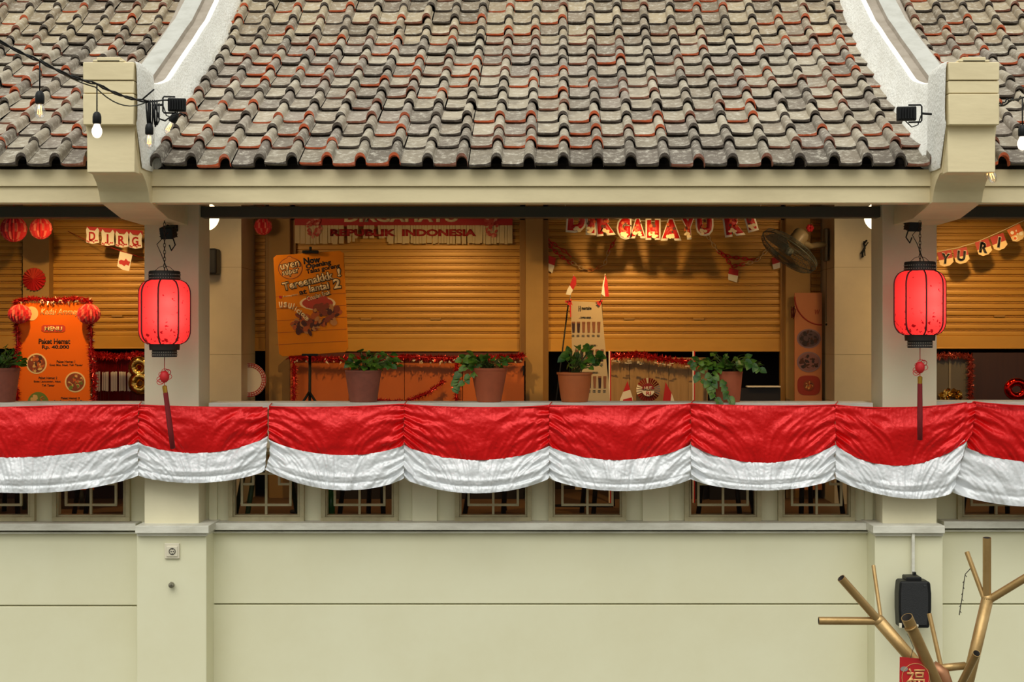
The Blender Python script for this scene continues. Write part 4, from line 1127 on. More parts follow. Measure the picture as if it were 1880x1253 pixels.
m.build('fried_food_picture', [mat('fry_brown', '8c3a10', .6), mat('fry_orange', 'b8540f', .6), mat('fry_dark', '4e1e0a', .6), mat('fry_tan', 'c08040', .6)], fs)

# ================================================================ FRINGED BANNER
D = 13.785
bn = thing('fringed_banner', P(742, 448, D), 'red banner with white fringe strips reading DIRGAHAYU, hung on the wide shutter', 'banner')
MB().ppoly([(541, 385), (941, 385), (941, 416), (541, 416)], D, .002).build('red_band', mat('banner_red', 'b81c18', .6), bn)
rk = random.Random(41); m = MB(); x0 = 541.5
while x0 < 941:
    w_ = rk.choice([4.5, 4.5, 5, 9]); 
    gap = 630 < x0 < 712; ln = 448+rk.uniform(-2, 1) if not gap else rk.choice([446, 438, 436, 444])
    dx = rk.uniform(-2.5, 2.5) if (rk.random() < .4 or gap) else 0
    if not (gap and rk.random() < .22): m.ppoly([(x0, 414), (min(x0+w_, 941), 414), (min(x0+w_+dx, 941), ln), (x0+dx, ln)], D-.004-rk.uniform(0, .006), .001)
    x0 += w_+.6
m.build('fringe', mat('fringe_cream', 'd8c090', .6), bn)
m = MB(); m.text('DIRGAHAYU', 632, 841, 389, 408, D-.004, off=.045); m.build('banner_lettering', mat('banner_cream', 'e8d0a0', .6), bn)
m = MB()
for w_, a, b in (('REPUBLIK', 606, 727), ('INDONESIA', 738, 874)): m.text(w_, a, b, 421, 434, D-.014, off=.05)
m.build('fringe_lettering', mat('fringe_red', 'a81812', .6), bn)
for cx_ in (577, 902):
    m = MB(); rk = random.Random(cx_)
    for k in range(34):
        a = rk.random()*2*PI; q = rk.random()**.5; m.m = rk.choice([0, 0, 1]); m.disc(cx_+q*13*math.cos(a), 416+q*20*math.sin(a), rk.uniform(1.5, 4), D-.016-.0001*k, .0003, n=7, ry=rk.uniform(1.5, 5), rot=rk.random()*3)
    m.build('crest_print', [mat('crest_red', 'c04434', .6), mat('crest_pale', 'd88a70', .6)], bn)

# ================================================================ ORANGE STALL FRONT under the wide shutter
oc = mat('stall_orange', 'c8641a', .5, var=.2, vscale=3)
sf = thing('market_stall', P(745, 935, 13.62), 'orange stall front with red tinsel trim below the wide shutter', 'stall')
for a, b in ((533, 640), (641, 742), (743, 849), (850, 962)): MB().pbox(a, b, 660, 775, 13.62, 13.66).build('front_board', oc, sf)
MB().pbox(534, 961, 775, 935, 13.62, 13.68).build('plinth', mat('stall_plinth', '20140e', .7), sf); MB().pbox(533, 962, 648, 660, 13.58, 13.7).build('top_board', mat('stall_dark', '5a2412', .6), sf)
rk = random.Random(51)
m = MB(); m.tinsel([P(530, 656, 13.5), P(640, 660, 13.5), P(745, 655, 13.5), P(850, 660, 13.5), P(962, 653, 13.5)], .03, 2200, .035, rk)
m.tinsel([P(540, 660, 13.5), P(540, 800, 13.5)], .03, 500, .035, rk); m.tinsel([P(838, 660, 13.5), P(838, 800, 13.5)], .03, 450, .035, rk)
m.tinsel([P(690, 735, 13.5), P(745, 738, 13.5), P(785, 722, 13.5), P(815, 700, 13.5)], .025, 450, .03, rk)
m.build('tinsel_trim', tinsel_red, sf, recalc=False)
m = MB(); m.tinsel([P(540, 662, 13.48), P(745, 664, 13.48), P(955, 662, 13.48)], .03, 60, .03, rk, wdt=.01); m.build('tinsel_flecks', tinsel_white, sf, recalc=False)
MB().pbox(960, 962, 672, 690, 13.55, 13.62).build('door_pull', black, sf)

# ================================================================ MIDDLE AND RIGHT STALL
# standing drinks menu
D = 12.9
dm = thing('drinks_menu', P(1090, 930, D), 'tall pale drinks menu banner leaning behind the rimmed pot', 'menu banner')
pale = mat('menu_pale', 'c4ab84', .6)
MB().ppoly([(1048, 553), (1104, 556), (1122, 760), (1126, 900), (1056, 900)], D, .006).build('sheet', pale, dm)
m = MB(); m.tube([P(1044, 553, D+.03), P(1020, 745, D+.10), P(1000, 930, D+.15)], .007, n=6); m.tube([P(1000, 929, D+.10), P(1126, 929, D+.02)], .014, n=6); m.tube([P(1104, 556, D+.01), P(1128, 930, D+.02)], .006, n=6); m.build('stand', black, dm)
m = MB(); m.text('martabe', 1068, 1086, 563, 569, D-.003, off=.03); m.text('- COFFEE SERIES -', 1063, 1087, 582, 585.5, D-.003, off=.02); m.text('- TEA SERIES -', 1073, 1097, 633, 636, D-.003, off=.02); m.text('- MILK SERIES -', 1076, 1100, 683, 686, D-.003, off=.02)
m.tube([P(1063, 562, D-.003), P(1063, 572, D-.003)], .0025, n=4); m.tube([P(1066, 562, D-.003), P(1066, 572, D-.003)], .0025, n=4); m.tube([P(1063, 567, D-.003), P(1066, 567, D-.003)], .002, n=4)
for row, (y_, n_, xs_) in enumerate(((615, 6, 1052), (668, 6, 1058), (717, 6, 1063))):
    for k in range(n_):
        xx = xs_+k*9.3
        for q in range(2): m.ppoly([(xx-2.5, y_+q*2.6), (xx+2.5, y_+q*2.6), (xx+2.5, y_+q*2.6+1), (xx-2.5, y_+q*2.6+1)], D-.003, .001)
m.build('lettering', ink, dm)
cupm = [mat('coffee_dark', '3c1c10', .5), mat('coffee_milk', '8a5430', .5), mat('cup_clear', 'a89070', .4)]
m = MB()
for row, (y0, y1, xs_) in enumerate(((591, 611, 1053), (642, 664, 1059), (691, 713, 1064))):
    for k in range(6):
        xx = xs_+k*9.3; m.m = (k+row) % 2 if row else (0 if k < 2 else 1)
        m.ppoly([(xx-2.9, y0+3), (xx+2.9, y0+3), (xx+2, y1), (xx-2, y1)], D-.003, .001); m.m = 1
        m.ppoly([(xx-3, y0), (xx+3, y0), (xx+2.9, y0+3.4), (xx-2.9, y0+3.4)], D-.003, .001)
m.build('drink_pictures', cupm, dm)
m = MB(); rk = random.Random(61)
for (x_, y_) in ((1047, 552), (1104, 553)):
    for k in range(5): a = rk.uniform(0, 2*PI); m.ppoly([(x_-1.5, y_), (x_+1.5, y_), (x_+9*math.cos(a)+1, y_+abs(8*math.sin(a))+2), (x_+9*math.cos(a)-1.5, y_+abs(8*math.sin(a)))], D-.01-.002*k, .001)
    m.ball(P(x_, y_, D-.015), .012, 8)
m.ppoly([(1045, 553), (1048, 553), (1049, 582), (1047, 583)], D-.012, .001)
m.build('ribbon_bow', paper_red, dm)
def handflag(p0, p1, pts_r, pts_w, D, lab):
    t = thing('hand_flag', P(p0[0], p0[1], D), lab, 'flag', group='small red and white hand flags')
    MB().tube([P(*p0, D+.01), P(*p1, D+.01)], .0035, n=6).build('stick', mat('flag_stick', 'd8c8a8', .5), t)
    def cloth(pts, nm, mm):
        m = MB(); m.ppoly(pts, D, .003); m.build(nm, mm, t)
    cloth(pts_r, 'red_half', red_m); cloth(pts_w, 'white_half', white_m)
handflag((1046, 552), (1053, 505), [(1053, 506), (1058, 511), (1058, 522), (1052, 533), (1046, 524)], [(1046, 524), (1052, 533), (1047, 542), (1039, 541), (1041, 533)], 12.85, 'small hand flag tied to the left top corner of the drinks menu')
handflag((1103, 552), (1111, 503), [(1111, 504), (1115, 515), (1118, 545), (1111, 545), (1109, 525)], [(1111, 504), (1109, 525), (1111, 545), (1104, 540), (1107, 520)], 12.85, 'small hand flag tied to the right top corner of the drinks menu')
# curtain-like timber front
tm = mat('pale_timber', 'b08a58', .55, var=.6, vscale=3.2, dark='8a6434', stretch=(9, 1, .6))
wf = thing('market_stall', P(1190, 935, 13.6), 'pale vertical timber stall front behind the HUT RI rosette', 'stall')
for k in range(5):
    a = 1120+k*36; MB().pbox(a, a+35.4, 657, 790, 13.60+.006*(k % 2), 13.65).build('plank', tm, wf)
MB().pbox(1121, 1298, 790, 935, 13.61, 13.66).build('plinth', mat('stall_plinth', '20140e', .7), wf)
m = MB(); m.tinsel([P(1122, 656, 13.5), P(1170, 650, 13.5), P(1215, 660, 13.5), P(1260, 664, 13.5), P(1300, 668, 13.5)], .03, 1300, .04, random.Random(71)); m.build('tinsel_trim', tinsel_red, wf, recalc=False)
m = MB(); rk = random.Random(72)
for k in range(16):
    x_ = rk.uniform(1125, 1265); m.rbox(P(x_, 661+(x_-1125)*.06+rk.uniform(0, 5), 13.46), (.035, .004, .010), Matrix.Rotation(rk.uniform(-.3, .3), 3, 'Y'))
m.build('tinsel_flecks', tinsel_white, wf)
for x_, lab in ((1119, 'thin red and white pole beside the drinks menu'), (1273, 'thin red and white pole left of the spilling pothos')):
    t = thing('striped_pole', P(x_, 935, 13.3), lab, 'pole', group='red and white poles')
    MB().pbox(x_-1.5, x_+.8, 645, 935, 13.30, 13.31).build('white_stripe', white_m, t); MB().pbox(x_+.8, x_+3, 645, 935, 13.30, 13.31).build('red_stripe', red_m, t)
# rosette HUT RI
D = 13.55
rs = thing('hut_ri_rosette', P(1190, 735, D), 'red and white paper rosette reading HUT RI on the timber front', 'rosette')
m = MB(); s = D/F; c = P(1190, 716, D)
for k in range(28):
    a = 2*PI*k/28; b_ = a+2*PI/28; m.m = 1 if (abs(math.sin(a+.1)) < .35 or k == 7) else 0
    m._f([m.bm.verts.new(c+Vector((4*s*math.cos((a+b_)/2), -.02, 4*s*math.sin((a+b_)/2)))), m.bm.verts.new(c+Vector((22*s*math.cos(a), 0, 22*s*math.sin(a)))), m.bm.verts.new(c+Vector((22*s*math.cos(b_-.05), -.02, 22*s*math.sin(b_-.05))))])
m.build('petals', [mat('deep_red_paper', '8c1418', .6), white_m], rs)
m = MB(); m.ppoly([(1190+11*math.cos(a), 715-11*math.sin(a)) for a in [PI*k/14 for k in range(15)]], D-.03); m.build('upper_half_disc', mat('deep_red_paper', '8c1418', .6), rs)
m = MB(); m.ppoly([(1190+11*math.cos(a), 718+10*math.sin(a)) for a in [PI*k/14 for k in range(15)]], D-.03); m.build('lower_half_disc', white_m, rs)
m = MB(); m.text('HUT', 1183, 1197, 710, 716.5, D-.034, off=.02); m.build('upper_lettering', white_m, rs)
m = MB(); m.text('RI', 1186.5, 1195, 719, 726, D-.034, off=.02); m.build('lower_lettering', red_m, rs)
for k, (a, b, c_, lab) in enumerate((((1152, 700), (1163, 736), (1140, 736), 'triangular red and white flag left of the HUT RI rosette'), ((1222, 702), (1240, 736), (1213, 736), 'triangular red and white flag right of the HUT RI rosette'))):
    t = thing('triangle_flag', P(b[0], 760, 13.3), lab, 'flag', group='triangular flags by the rosette')
    if k == 0:
        MB().ppoly([(1152, 700), (1157, 716), (1144, 720)], 13.585, .003).build('red_half', red_m, t); MB().ppoly([(1144, 720), (1157, 716), (1162, 732), (1162, 770), (1130, 770), (1139, 732)], 13.585, .003).build('white_half', white_m, t); MB().ppoly([(1144, 734), (1160, 730), (1163, 745), (1142, 745)], 13.58, .003).build('red_foot', red_m, t)
    else:
        MB().ppoly([(1222, 702), (1233, 722), (1226, 770), (1212, 770)], 13.585, .003).build('red_half', red_m, t); MB().ppoly([(1233, 722), (1241, 745), (1245, 770), (1227, 770)], 13.585, .003).build('white_half', white_m, t)
m = MB().pbox(1372, 1433, 709, 711.5, 13.5, 13.6); m.build('counter_edge', white_m, None, label='thin white counter edge in the dark opening right of the spilling pothos', category='counter')
m = MB().pbox(1303, 1433, 713, 935, 13.55, 13.65); m.build('stall_counter', mat('dark_counter', '18100c', .5), None, label='dark counter right of the spilling pothos', category='counter')

# letter garland
D = 12.9
lg = thing('letter_garland', P(1215, 430, D), 'picture letter garland spelling DIRGAHAYU RI under the beam', 'garland')
m = MB(); m.tube([P(1030, 330, D+.005), P(1040, 392, D+.005), P(1110, 400, D+.005), P(1200, 407, D+.005), P(1290, 402, D+.005), P(1395, 388, D+.005), P(1405, 330, D+.005)], .002, n=5); m.build('string', white_m, lg)
LT = [('D', 1044, 1073, 386, 424, -4), ('I', 1080, 1091, 390, 428, -2), ('R', 1097, 1124, 390, 429, 6), ('G', 1136, 1156, 400, 436, 0), ('A', 1160, 1182, 402, 434, 0), ('H', 1189, 1209, 404, 437, 0), ('A', 1217, 1247, 403, 438, 0), ('Y', 1254, 1274, 399, 436, 4), ('U', 1281, 1306, 392, 430, 2), ('R', 1332, 1362, 392, 430, 8), ('I', 1372, 1384, 388, 422, 16)]
letter_orange = mat('letter_orange', 'd8602a', .6); skin_b = mat('letter_brown', '5c2a1c', .6)
for k, (ch, a, b, y0, y1, an) in enumerate(LT):
    m = MB(); m.text(ch, a-4, b+4, y0-3, y1+4, D, .004, off=.10, ang=an); p = m.build('letter', white_m, lg)
    m = MB(); m.text(ch, a-1, b+1, y0, y1, D-.004, .004, off=.075, ang=an)
    for f in m.bm.faces:
        zc_ = sum((v.co.z for v in f.verts))/len(f.verts)
        f.material_index = 0
    o = m.build('letter_face', mat('letter_red', 'c21a16', .5), p)
    m = MB(); rk = random.Random(k)
    cx_ = (a+b)/2
    m.m = 2
    for q in range(5): m.disc(cx_+rk.uniform(-6, 6), y1-6+rk.uniform(-3, 5), rk.uniform(2.5, 4.5), D-.0085-.0002*q, .0003, n=9, ry=rk.uniform(2, 4))
    for q in range(6): m.m = rk.choice([0, 0, 1]); m.disc(cx_+rk.uniform(-7, 7), (y0+y1)/2+rk.uniform(-9, 8), rk.uniform(1.2, 3.2), D-.01-.0002*q, .0003, n=8)
    m.build('letter_pictures', [letter_orange, skin_b, mat('letter_cream', 'ecd6ac', .6)], p)
# paper chains
def chain(pts, cols, lab, D, r=5.0):
    m = MB(); n = 0
    P3 = [P(x, y, D) for x, y in pts]
    tot = []
    for a, b in zip(P3, P3[1:]):
        k = max(1, int((b-a).length/(r*1.45*D/F)))
        for i in range(k): tot.append((a.lerp(b, (i+.5)/k), (b-a).normalized()))
    for i, (c, d) in enumerate(tot):
        up = Vector((0, 1, 0)) if i % 2 else d.cross(Vector((0, 1, 0))).normalized()
        rr = r*D/F; m.m = cols[i*len(cols)//len(tot)]
        m.tube([c+d*rr*1.15*math.cos(j*PI/5)+up*rr*.55*math.sin(j*PI/5) for j in range(10)], .004, n=4, closed=True)
    return m.build('paper_chain', [paper_red, mat('orange_paper', 'd07a3c', .7), mat('pale_paper', 'd8b888', .7)], None, label=lab, category='paper chain', group='paper chains on the wide right shutter')
chain([(999, 432), (1012, 455), (1028, 470), (1050, 484)], [0], 'red paper chain at the left end of the wide right shutter, lower strand', 13.82)
chain([(1000, 436), (1022, 452), (1040, 464), (1050, 474)], [0], 'red paper chain at the left end of the wide right shutter, upper strand', 13.82)
chain([(1050, 482), (1070, 494), (1090, 496), (1110, 486), (1118, 460), (1130, 440)], [2, 1, 2, 0], 'pale paper chain dipping above the drinks menu', 13.80)
chain([(1298, 432), (1318, 462), (1340, 472), (1388, 478)], [2, 0, 0, 0], 'paper chain turning from pale to red below the letters RI', 13.82)
chain([(1325, 465), (1345, 490), (1388, 480), (1402, 466), (1412, 455)], [0, 0, 2, 2], 'red paper chain ending pale beside the fan', 13.80)
def tinyflag(pts_r, pts_w, D, lab):
    t = thing('tiny_flag', P(pts_w[0][0], pts_w[0][1], D), lab, 'flag', group='tiny paper flags on the paper chains')
    MB().ppoly(pts_r, D, .002).build('red_half', red_m, t); MB().ppoly(pts_w, D, .002).build('white_half', white_m, t)
tinyflag([(1003, 468), (1021, 474), (1018, 488), (1002, 482)], [(1002, 482), (1018, 488), (1014, 502), (1003, 494)], 13.81, 'tiny red and white flag at the left end of the wide right shutter')
tinyflag([(1339, 492), (1356, 496), (1355, 507), (1337, 503)], [(1337, 503), (1355, 507), (1353, 519), (1337, 514)], 13.81, 'tiny red and white flag hanging below the chain under RI')
tinyflag([(1417, 474), (1433, 470), (1435, 481), (1418, 486)], [(1418, 486), (1435, 481), (1437, 491), (1420, 495)], 13.81, 'tiny red and white flag just below the fan')

# wall fan
D = 12.95; s = D/F
fm = mat('fan_body', '8c7c5c', .4); cage_m = mat('fan_cage', '5a5e54', .45, metal=.3); blade_m = mat('fan_blade', '6c7268', .35)
fc = P(1449, 461, D)
fan = thing('wall_fan', P(1517, 447, 13.3), 'grey wall fan tilted down on the side of the right inner column', 'fan')
ax = Vector((-.59, -.13, -.79)).normalized()
zq = Vector((0, 0, 1)).rotation_difference(ax).to_matrix()
Rf = 58*s
m = MB()
for (rr, zz_) in ((1.0, 0), (.97, .035), (.85, .06), (.55, .075), (.25, .085), (.97, -.035), (.8, -.055), (.5, -.065), (.3, -.07)):
    m.tube([fc+zq @ Vector((Rf*rr*math.cos(a), Rf*rr*math.sin(a), zz_)) for a in [2*PI*k/40 for k in range(40)]], .005 if rr == 1.0 else .0022, n=5, closed=True)
for k in range(60):
    a = 2*PI*k/60
    m.tube([fc+zq @ Vector((Rf*r_*math.cos(a), Rf*r_*math.sin(a), z_)) for r_, z_ in ((.2, .087), (.55, .075), (.85, .06), (.97, .035), (1.0, 0), (.97, -.035), (.8, -.055), (.3, -.07))], .0014, n=4)
m.lathe([(.0001, .09), (Rf*.2, .088), (Rf*.22, .08)], fc, 20, M=zq)
m.build('cage', cage_m, fan)
m = MB()
for k in range(3):
    a0_ = 2*PI*k/3; g_ = []
    for i in range(7):
        row = []
        for j in range(5):
            r_ = Rf*(.15+.72*i/6); a = a0_+(j/4-.5)*(.9+.5*math.sin(PI*i/6)); row.append(m.bm.verts.new(fc+zq @ Vector((r_*math.cos(a), r_*math.sin(a), (j/4-.5)*.045))))
        g_.append(row)
    for i in range(6):
        for j in range(4): m._f([g_[i][j], g_[i][j+1], g_[i+1][j+1], g_[i+1][j]], True)
m.lathe([(.035, -.02), (.035, .03), (.0001, .045)], fc, 16, M=zq)
m.build('blades', blade_m, fan)
m = MB(); m.lathe([(.062, -.07), (.070, -.10), (.068, -.18), (.055, -.205), (.03, -.215), (.0001, -.217)], fc, 24, M=zq); m.build('motor_housing', fm, fan)
bk = P(1517, 450, 13.45)
m = MB(); m.tube([fc+zq @ Vector((0, 0, -.12)), P(1487, 452, 13.1), P(1500, 450, 13.3), bk], [.028, .026, .026, .026], n=12); m.build('arm', fm, fan)
m = MB(); m.rbox(P(1516, 450, 13.45), (.035, .10, .29), bev=.012); m.build('mount_plate', mat('fan_plate', '5c564a', .5), fan)
m = MB(); m.tube([P(1517, 480, 13.4), P(1517, 592, 13.4)], .0022, n=5); m.ball(P(1517, 596, 13.4), .01, 8); m.build('pull_cord', black, fan)

# dish poster at right
D = 13.6
dp = thing('dish_poster', P(1483, 900, D), 'tall pink-orange poster with three round dishes beside the right inner column', 'poster')
MB().ppoly([(1459, 538), (1509, 538), (1509, 900), (1459, 900)], D, .02).build('sheet', mat('poster_pink', 'c87c4c', .6), dp)
m = MB(); pts = [(1459+50*(1-math.cos(a)), 545+52*math.sin(a)) for a in [PI/2*k/12 for k in range(13)]]
m.tube([P(x, y, D-.003) for x, y in pts], .006, n=6); m.build('curved_line', mat('poster_red', 'a02818', .6), dp)
m = MB(); m.text('W', 1496, 1505, 569, 578, D-.004, off=.01, shear=.2); m.build('lettering', mat('poster_red', 'a02818', .6), dp)
violet = mat('plate_violet', '8c6c70', .5)
dish(dp, 1485, 622, 22, D-.004, violet, [mat('food_grey', '5c4448', .6), F_[2], mat('food_black', '2c1c1c', .6)], 7, ry=18)
dish(dp, 1485, 665, 22, D-.004, violet, [mat('food_rose', '8c5c58', .6), F_[2], mat('food_black', '2c1c1c', .6)], 8, ry=19)
m = MB(); pts = []
for k in range(40):
    a = 2*PI*k/40; ca_, sa_ = math.cos(a), math.sin(a); pts.append((1485+21*math.copysign(abs(ca_)**.6, ca_), 708+18*math.copysign(abs(sa_)**.6, sa_)))
m.ppoly(pts, D-.004, .002); m.build('square_plate_picture', mat('plate_red', '9c2c14', .6), dp)
dish(dp, 1485, 708, 10, D-.008, F_[0], F_[:4], 9, ry=10)
m = MB(); rk = random.Random(3)
for k in range(7): a = rk.uniform(0, 6.28); m.tube([P(1456, 566, D-.03), P(1456+5*math.cos(a), 568+7*math.sin(a), D-.04), P(1455+2*math.cos(a), 578+10*rk.random(), D-.03)], .004, n=5)
m.build('ribbon_bow', None or mat('dark_ribbon', '5a1410', .5), None, label='small dark red bow left of the dish poster', category='bow')
m = MB(); rk = random.Random(4)
for k in range(6): a = k*PI/3; m.ball(P(1487+4*math.cos(a), 419+4*math.sin(a), 13.3), .017, 8)
m.build('paper_flower', paper_red, None, label='small red paper flower behind the fan motor', category='paper decoration')

# ================================================================ RIGHT STALL: YU RI pennants
D = 13.2
yg = thing('pennant_garland', P(1800, 450, D), 'diagonal pennant string lettered Y U R I right of the right lantern', 'garland')
m = MB(); m.tube([P(1722, 462, D), P(1755, 456, D), P(1790, 446, D), P(1840, 424, D), P(1880, 405, D), P(1940, 380, D)], .003, n=5); m.build('string', mat('flag_stick', 'd8c8a8', .5), yg)
timber_p = mat('pennant_cream', 'd8b888', .6)
for (ch, cx_, cy_, an) in (('Y', 1736, 474, 12), ('U', 1765, 469, 14), ('R', 1806, 454, 18), ('I', 1834, 444, 20), ('', 1866, 428, 28)):
    ca_, sa_ = math.cos(math.radians(an)), math.sin(math.radians(an))
    q = lambda u, v: (cx_+u*ca_+v*sa_, cy_-u*sa_+v*ca_)
    m = MB(); m.ppoly([q(-13, -13), q(13, -13), q(13, 2), q(-13, 2)], D-.004); p = m.build('pennant', mat('pennant_red', '9c1c18', .6) if ch else mat('pennant_orange', 'c8642c', .6), yg)
    m = MB(); m.ppoly([q(-13, 2), q(13, 2), q(13, 10), q(5, 15), q(-6, 15), q(-13, 10)], D-.004); m.build('cream_hem', timber_p, p)
    if ch:
        w_ = 7.5 if ch != 'I' else 2.2; c2 = q(0, 1)
        m = MB(); m.text(ch, c2[0]-w_-.8, c2[0]+w_+.8, c2[1]-10.5, c2[1]+10.5, D-.008, off=.06, ang=-an*.4); m.build('letter_outline', white_m, p)
        m = MB(); m.text(ch, c2[0]-w_, c2[0]+w_, c2[1]-9.5, c2[1]+9.5, D-.012, off=.04, ang=-an*.4); m.build('letter', ink, p)
    else:
        m = MB(); rk = random.Random(9)
        for k in range(14): m.m = rk.choice([0, 1]); c2 = q(rk.uniform(-9, 9), rk.uniform(-8, 9)); m.disc(c2[0], c2[1], rk.uniform(1.5, 4), D-.006-.0003*k, .0005, n=8)
        m.build('picture', [letter_orange, white_m], p)
m = MB(); rk = random.Random(81)
for k in range(22):
    x_ = 1750+k*8; m.m = 0; m.disc(x_, 396+rk.uniform(-2, 2), rk.uniform(2.5, 5), 13.3, .003, n=8)
    m.m = 1; m.disc(x_+rk.uniform(-2, 2), 395+rk.uniform(-1, 3), rk.uniform(1.5, 2.8), 13.295, .003, n=6)
m.tube([P(1745, 392, 13.31), P(1940, 390, 13.31)], .01, n=6)
m.build('bead_garland', [paper_red, white_m], None, label='red and cream garland along the beam right of the right pillar', category='garland')
# tinsel framed picture and panel below the right shutter
D = 13.6
tf = thing('tinsel_frame', P(1752, 935, D), 'grey panel framed in red tinsel beside the right pillar', 'panel')
MB().pbox(1700, 1778, 655, 935, D, D+.05).build('panel', mat('grey_panel', '5c5448', .5), tf)
m = MB(); m.pbox(1712, 1716, 660, 800, D-.01, D); m.pbox(1742, 1746, 660, 800, D-.01, D); m.build('panel_bars', mat('grey_bar', '7a7060', .5), tf)
m = MB(); m.tinsel([P(1700, 653, D-.05), P(1782, 653, D-.05), P(1782, 740, D-.05), P(1782, 800, D-.05)], .03, 1300, .035, random.Random(91)); m.build('tinsel_edging', mat('rust_tinsel', '8a2c1c', .3, metal=.4), tf, recalc=False)
m = MB(); rk = random.Random(92); c = P(1747, 736, 13.56)
for k in range(60):
    a = rk.uniform(.1, PI-.1); r_ = rk.uniform(.4, 1)*22*13.56/F; p = c+Vector((r_*math.cos(a), rk.uniform(-.03, .03), r_*math.sin(a)))
    m.rbox(p, (.03, .01, .03), Matrix.Rotation(rk.uniform(0, 3), 3, 'Y') @ Matrix.Rotation(rk.uniform(-1, 1), 3, 'X'))
m.build('gold_foil_bow', gold_foil, None, label='crinkled gold foil bow just right of the right pillar', category='foil decoration')
m = MB().pbox(1786, 2060, 648, 935, 13.66, 13.71); m.build('market_stall', mat('dark_wood', '3a1c12', .5, var=.5, vscale=4, dark='28120c', stretch=(8, 1, .5)), None, label='dark brown wooden stall front behind the red ring balloon', category='stall')
m = MB().pbox(-160, 262, 700, 935, 13.66, 13.71); m.build('market_stall', mat('dark_wood', '3a1c12'), None, label='dark stall front behind the orange menu board', category='stall')
# small wall fixtures of the gallery
m = MB(); m.rbox(P(384, 481, 13.08), (.16, .18, .22), bev=.015); m.build('wall_speaker', black, None, label='small black speaker on the tiled column right of the left lantern', category='speaker')
m = MB(); rk = random.Random(12)
m.tube([P(1591, 442, 13.15), P(1586, 447, 13.12), P(1588, 456, 13.12), P(1583, 462, 13.12), P(1584, 472, 13.14)], .009, n=6)
for (x_, y_) in ((1586, 443), (1594, 445), (1580, 466), (1582, 473), (1588, 470)): m.tube([P(1587, 455, 13.13), P(x_, y_, 13.12)], .005, n=5)
m.build('lizard_ornament', black, None, label='little black lizard-like ornament on the tiled column left of the right pillar', category='ornament')

# ================================================================ CHAIRS glimpsed through the lattice
def chair(x, D, rz, m_, lab, sx=1.0):
    base = Vector((x, Y(D), FLOOR)); t = thing('gallery_chair', base, lab, 'chair', group='chairs behind the parapet')
    m = MB(); m.rbox(base+Vector((0, 0, .45)), (.42, .42, .03), bev=.012); m.build('seat', m_, t)
    m = MB(); m.rbox(base+Vector((0, .20, .72)), (.40, .025, .20), Matrix.Rotation(-.12, 3, 'X'), bev=.01); m.build('backrest', m_, t)
    for a, b in ((-1, -1), (1, -1), (-1, 1), (1, 1)):
        m = MB(); m.tube([base+Vector((a*.21*sx, b*.20, 0)), base+Vector((a*.17, b*.17, .45))]+([base+Vector((a*.17, .21, .82))] if b > 0 else []), .02, n=8); m.build('leg', m_, t)
    t.rotation_euler.z = rz
gch = mat('green_plastic', '2c4a2c', .4); dch = mat('dark_chair', '1c1614', .45)
chair(X(200, 12.3), 12.3, .5, dch, 'dark chair seen through the lattice next to the left pillar', 1.1)
bt = thing('green_bottle', P(604, 960, 12.0), 'green bottle standing behind the lattice, second right of the left pillar', 'bottle')
m = MB(); m.lathe([(.035, 0), (.038, .01), (.038, .19), (.014, .25), (.014, .30)], Vector((X(606, 12.0), Y(12.0), FLOOR)), 20); m.build('bottle_body', mat('green_glass', '1f7a3a', .1), bt)
m = MB(); m.lathe([(.016, .295), (.016, .32)], Vector((X(606, 12.0), Y(12.0), FLOOR)), 16); m.build('cap', white_m, bt)
chair(X(20, 12.4), 12.4, -.3, dch, 'dark chair seen through the lattice at the left edge')
chair(X(500, 12.0), 12.0, .4, gch, 'green plastic chair seen through the first lattice right of the left pillar', 1.2)
chair(X(690, 12.2), 12.2, -.5, dch, 'dark chair seen through the second lattice right of the left pillar')
chair(X(925, 12.4), 12.4, .9, dch, 'dark chair seen through the lattice left of centre', 1.2)
chair(X(1125, 12.4), 12.4, .2, dch, 'dark chair seen through the lattice right of centre')
chair(X(1320, 12.2), 12.2, -.4, dch, 'dark chair seen through the second lattice left of the right pillar', 1.1)
chair(X(1480, 12.2), 12.2, .5, dch, 'dark chair seen through the lattice next to the right pillar')
chair(X(1835, 12.2), 12.2, .3, dch, 'dark chair seen through the lattice at the right edge')

# ================================================================ LOWER WALL FIXTURES
so = thing('wall_socket', P(316, 1026, 11.2), 'square white power socket on the left pilaster', 'socket')
cream_pl = mat('cream_plastic', 'dcd4bc', .35)
m = MB(); m.rbox(P(316, 1012, 11.19), (.108, .016, .112), bev=.004); m.build('plate', cream_pl, so)
m = MB(); m.rbox(P(316, 1013, 11.18), (.08, .012, .075), bev=.003); m.build('insert', cream_pl, so)
m = MB(); m.tube([P(316, 1013, 11.171)+Vector((.022*math.cos(a), 0, .022*math.sin(a))) for a in [2*PI*k/24 for k in range(24)]], .003, n=5, closed=True); m.build('ring', mat('ring_grey', '4a463c', .4), so)
m = MB(); m.disc(314, 1013, 1.0, 11.168, .006, n=8); m.disc(318, 1013, 1.0, 11.168, .006, n=8); m.disc(316, 1008.5, .9, 11.168, .006, n=8); m.disc(316, 1017.5, .9, 11.168, .006, n=8); m.build('pin_holes', black, so)
m = MB(); m.lathe([(.0001, 0), (.022, 0), (.022, .012), (.014, .03), (.0001, .03)], P(313.5, 1076, 11.15)+Vector((0, .03, 0)), 16, M=Matrix.Rotation(PI/2, 3, 'X')); m.tube([P(314, 1077, 11.16), P(314, 1072, 11.13), P(314, 1070, 11.16)], .005, n=6)
m.build('wall_hook', mat('dull_metal', '8a8674', .4, metal=.6), None, label='small metal wall hook below the power socket', category='hook')
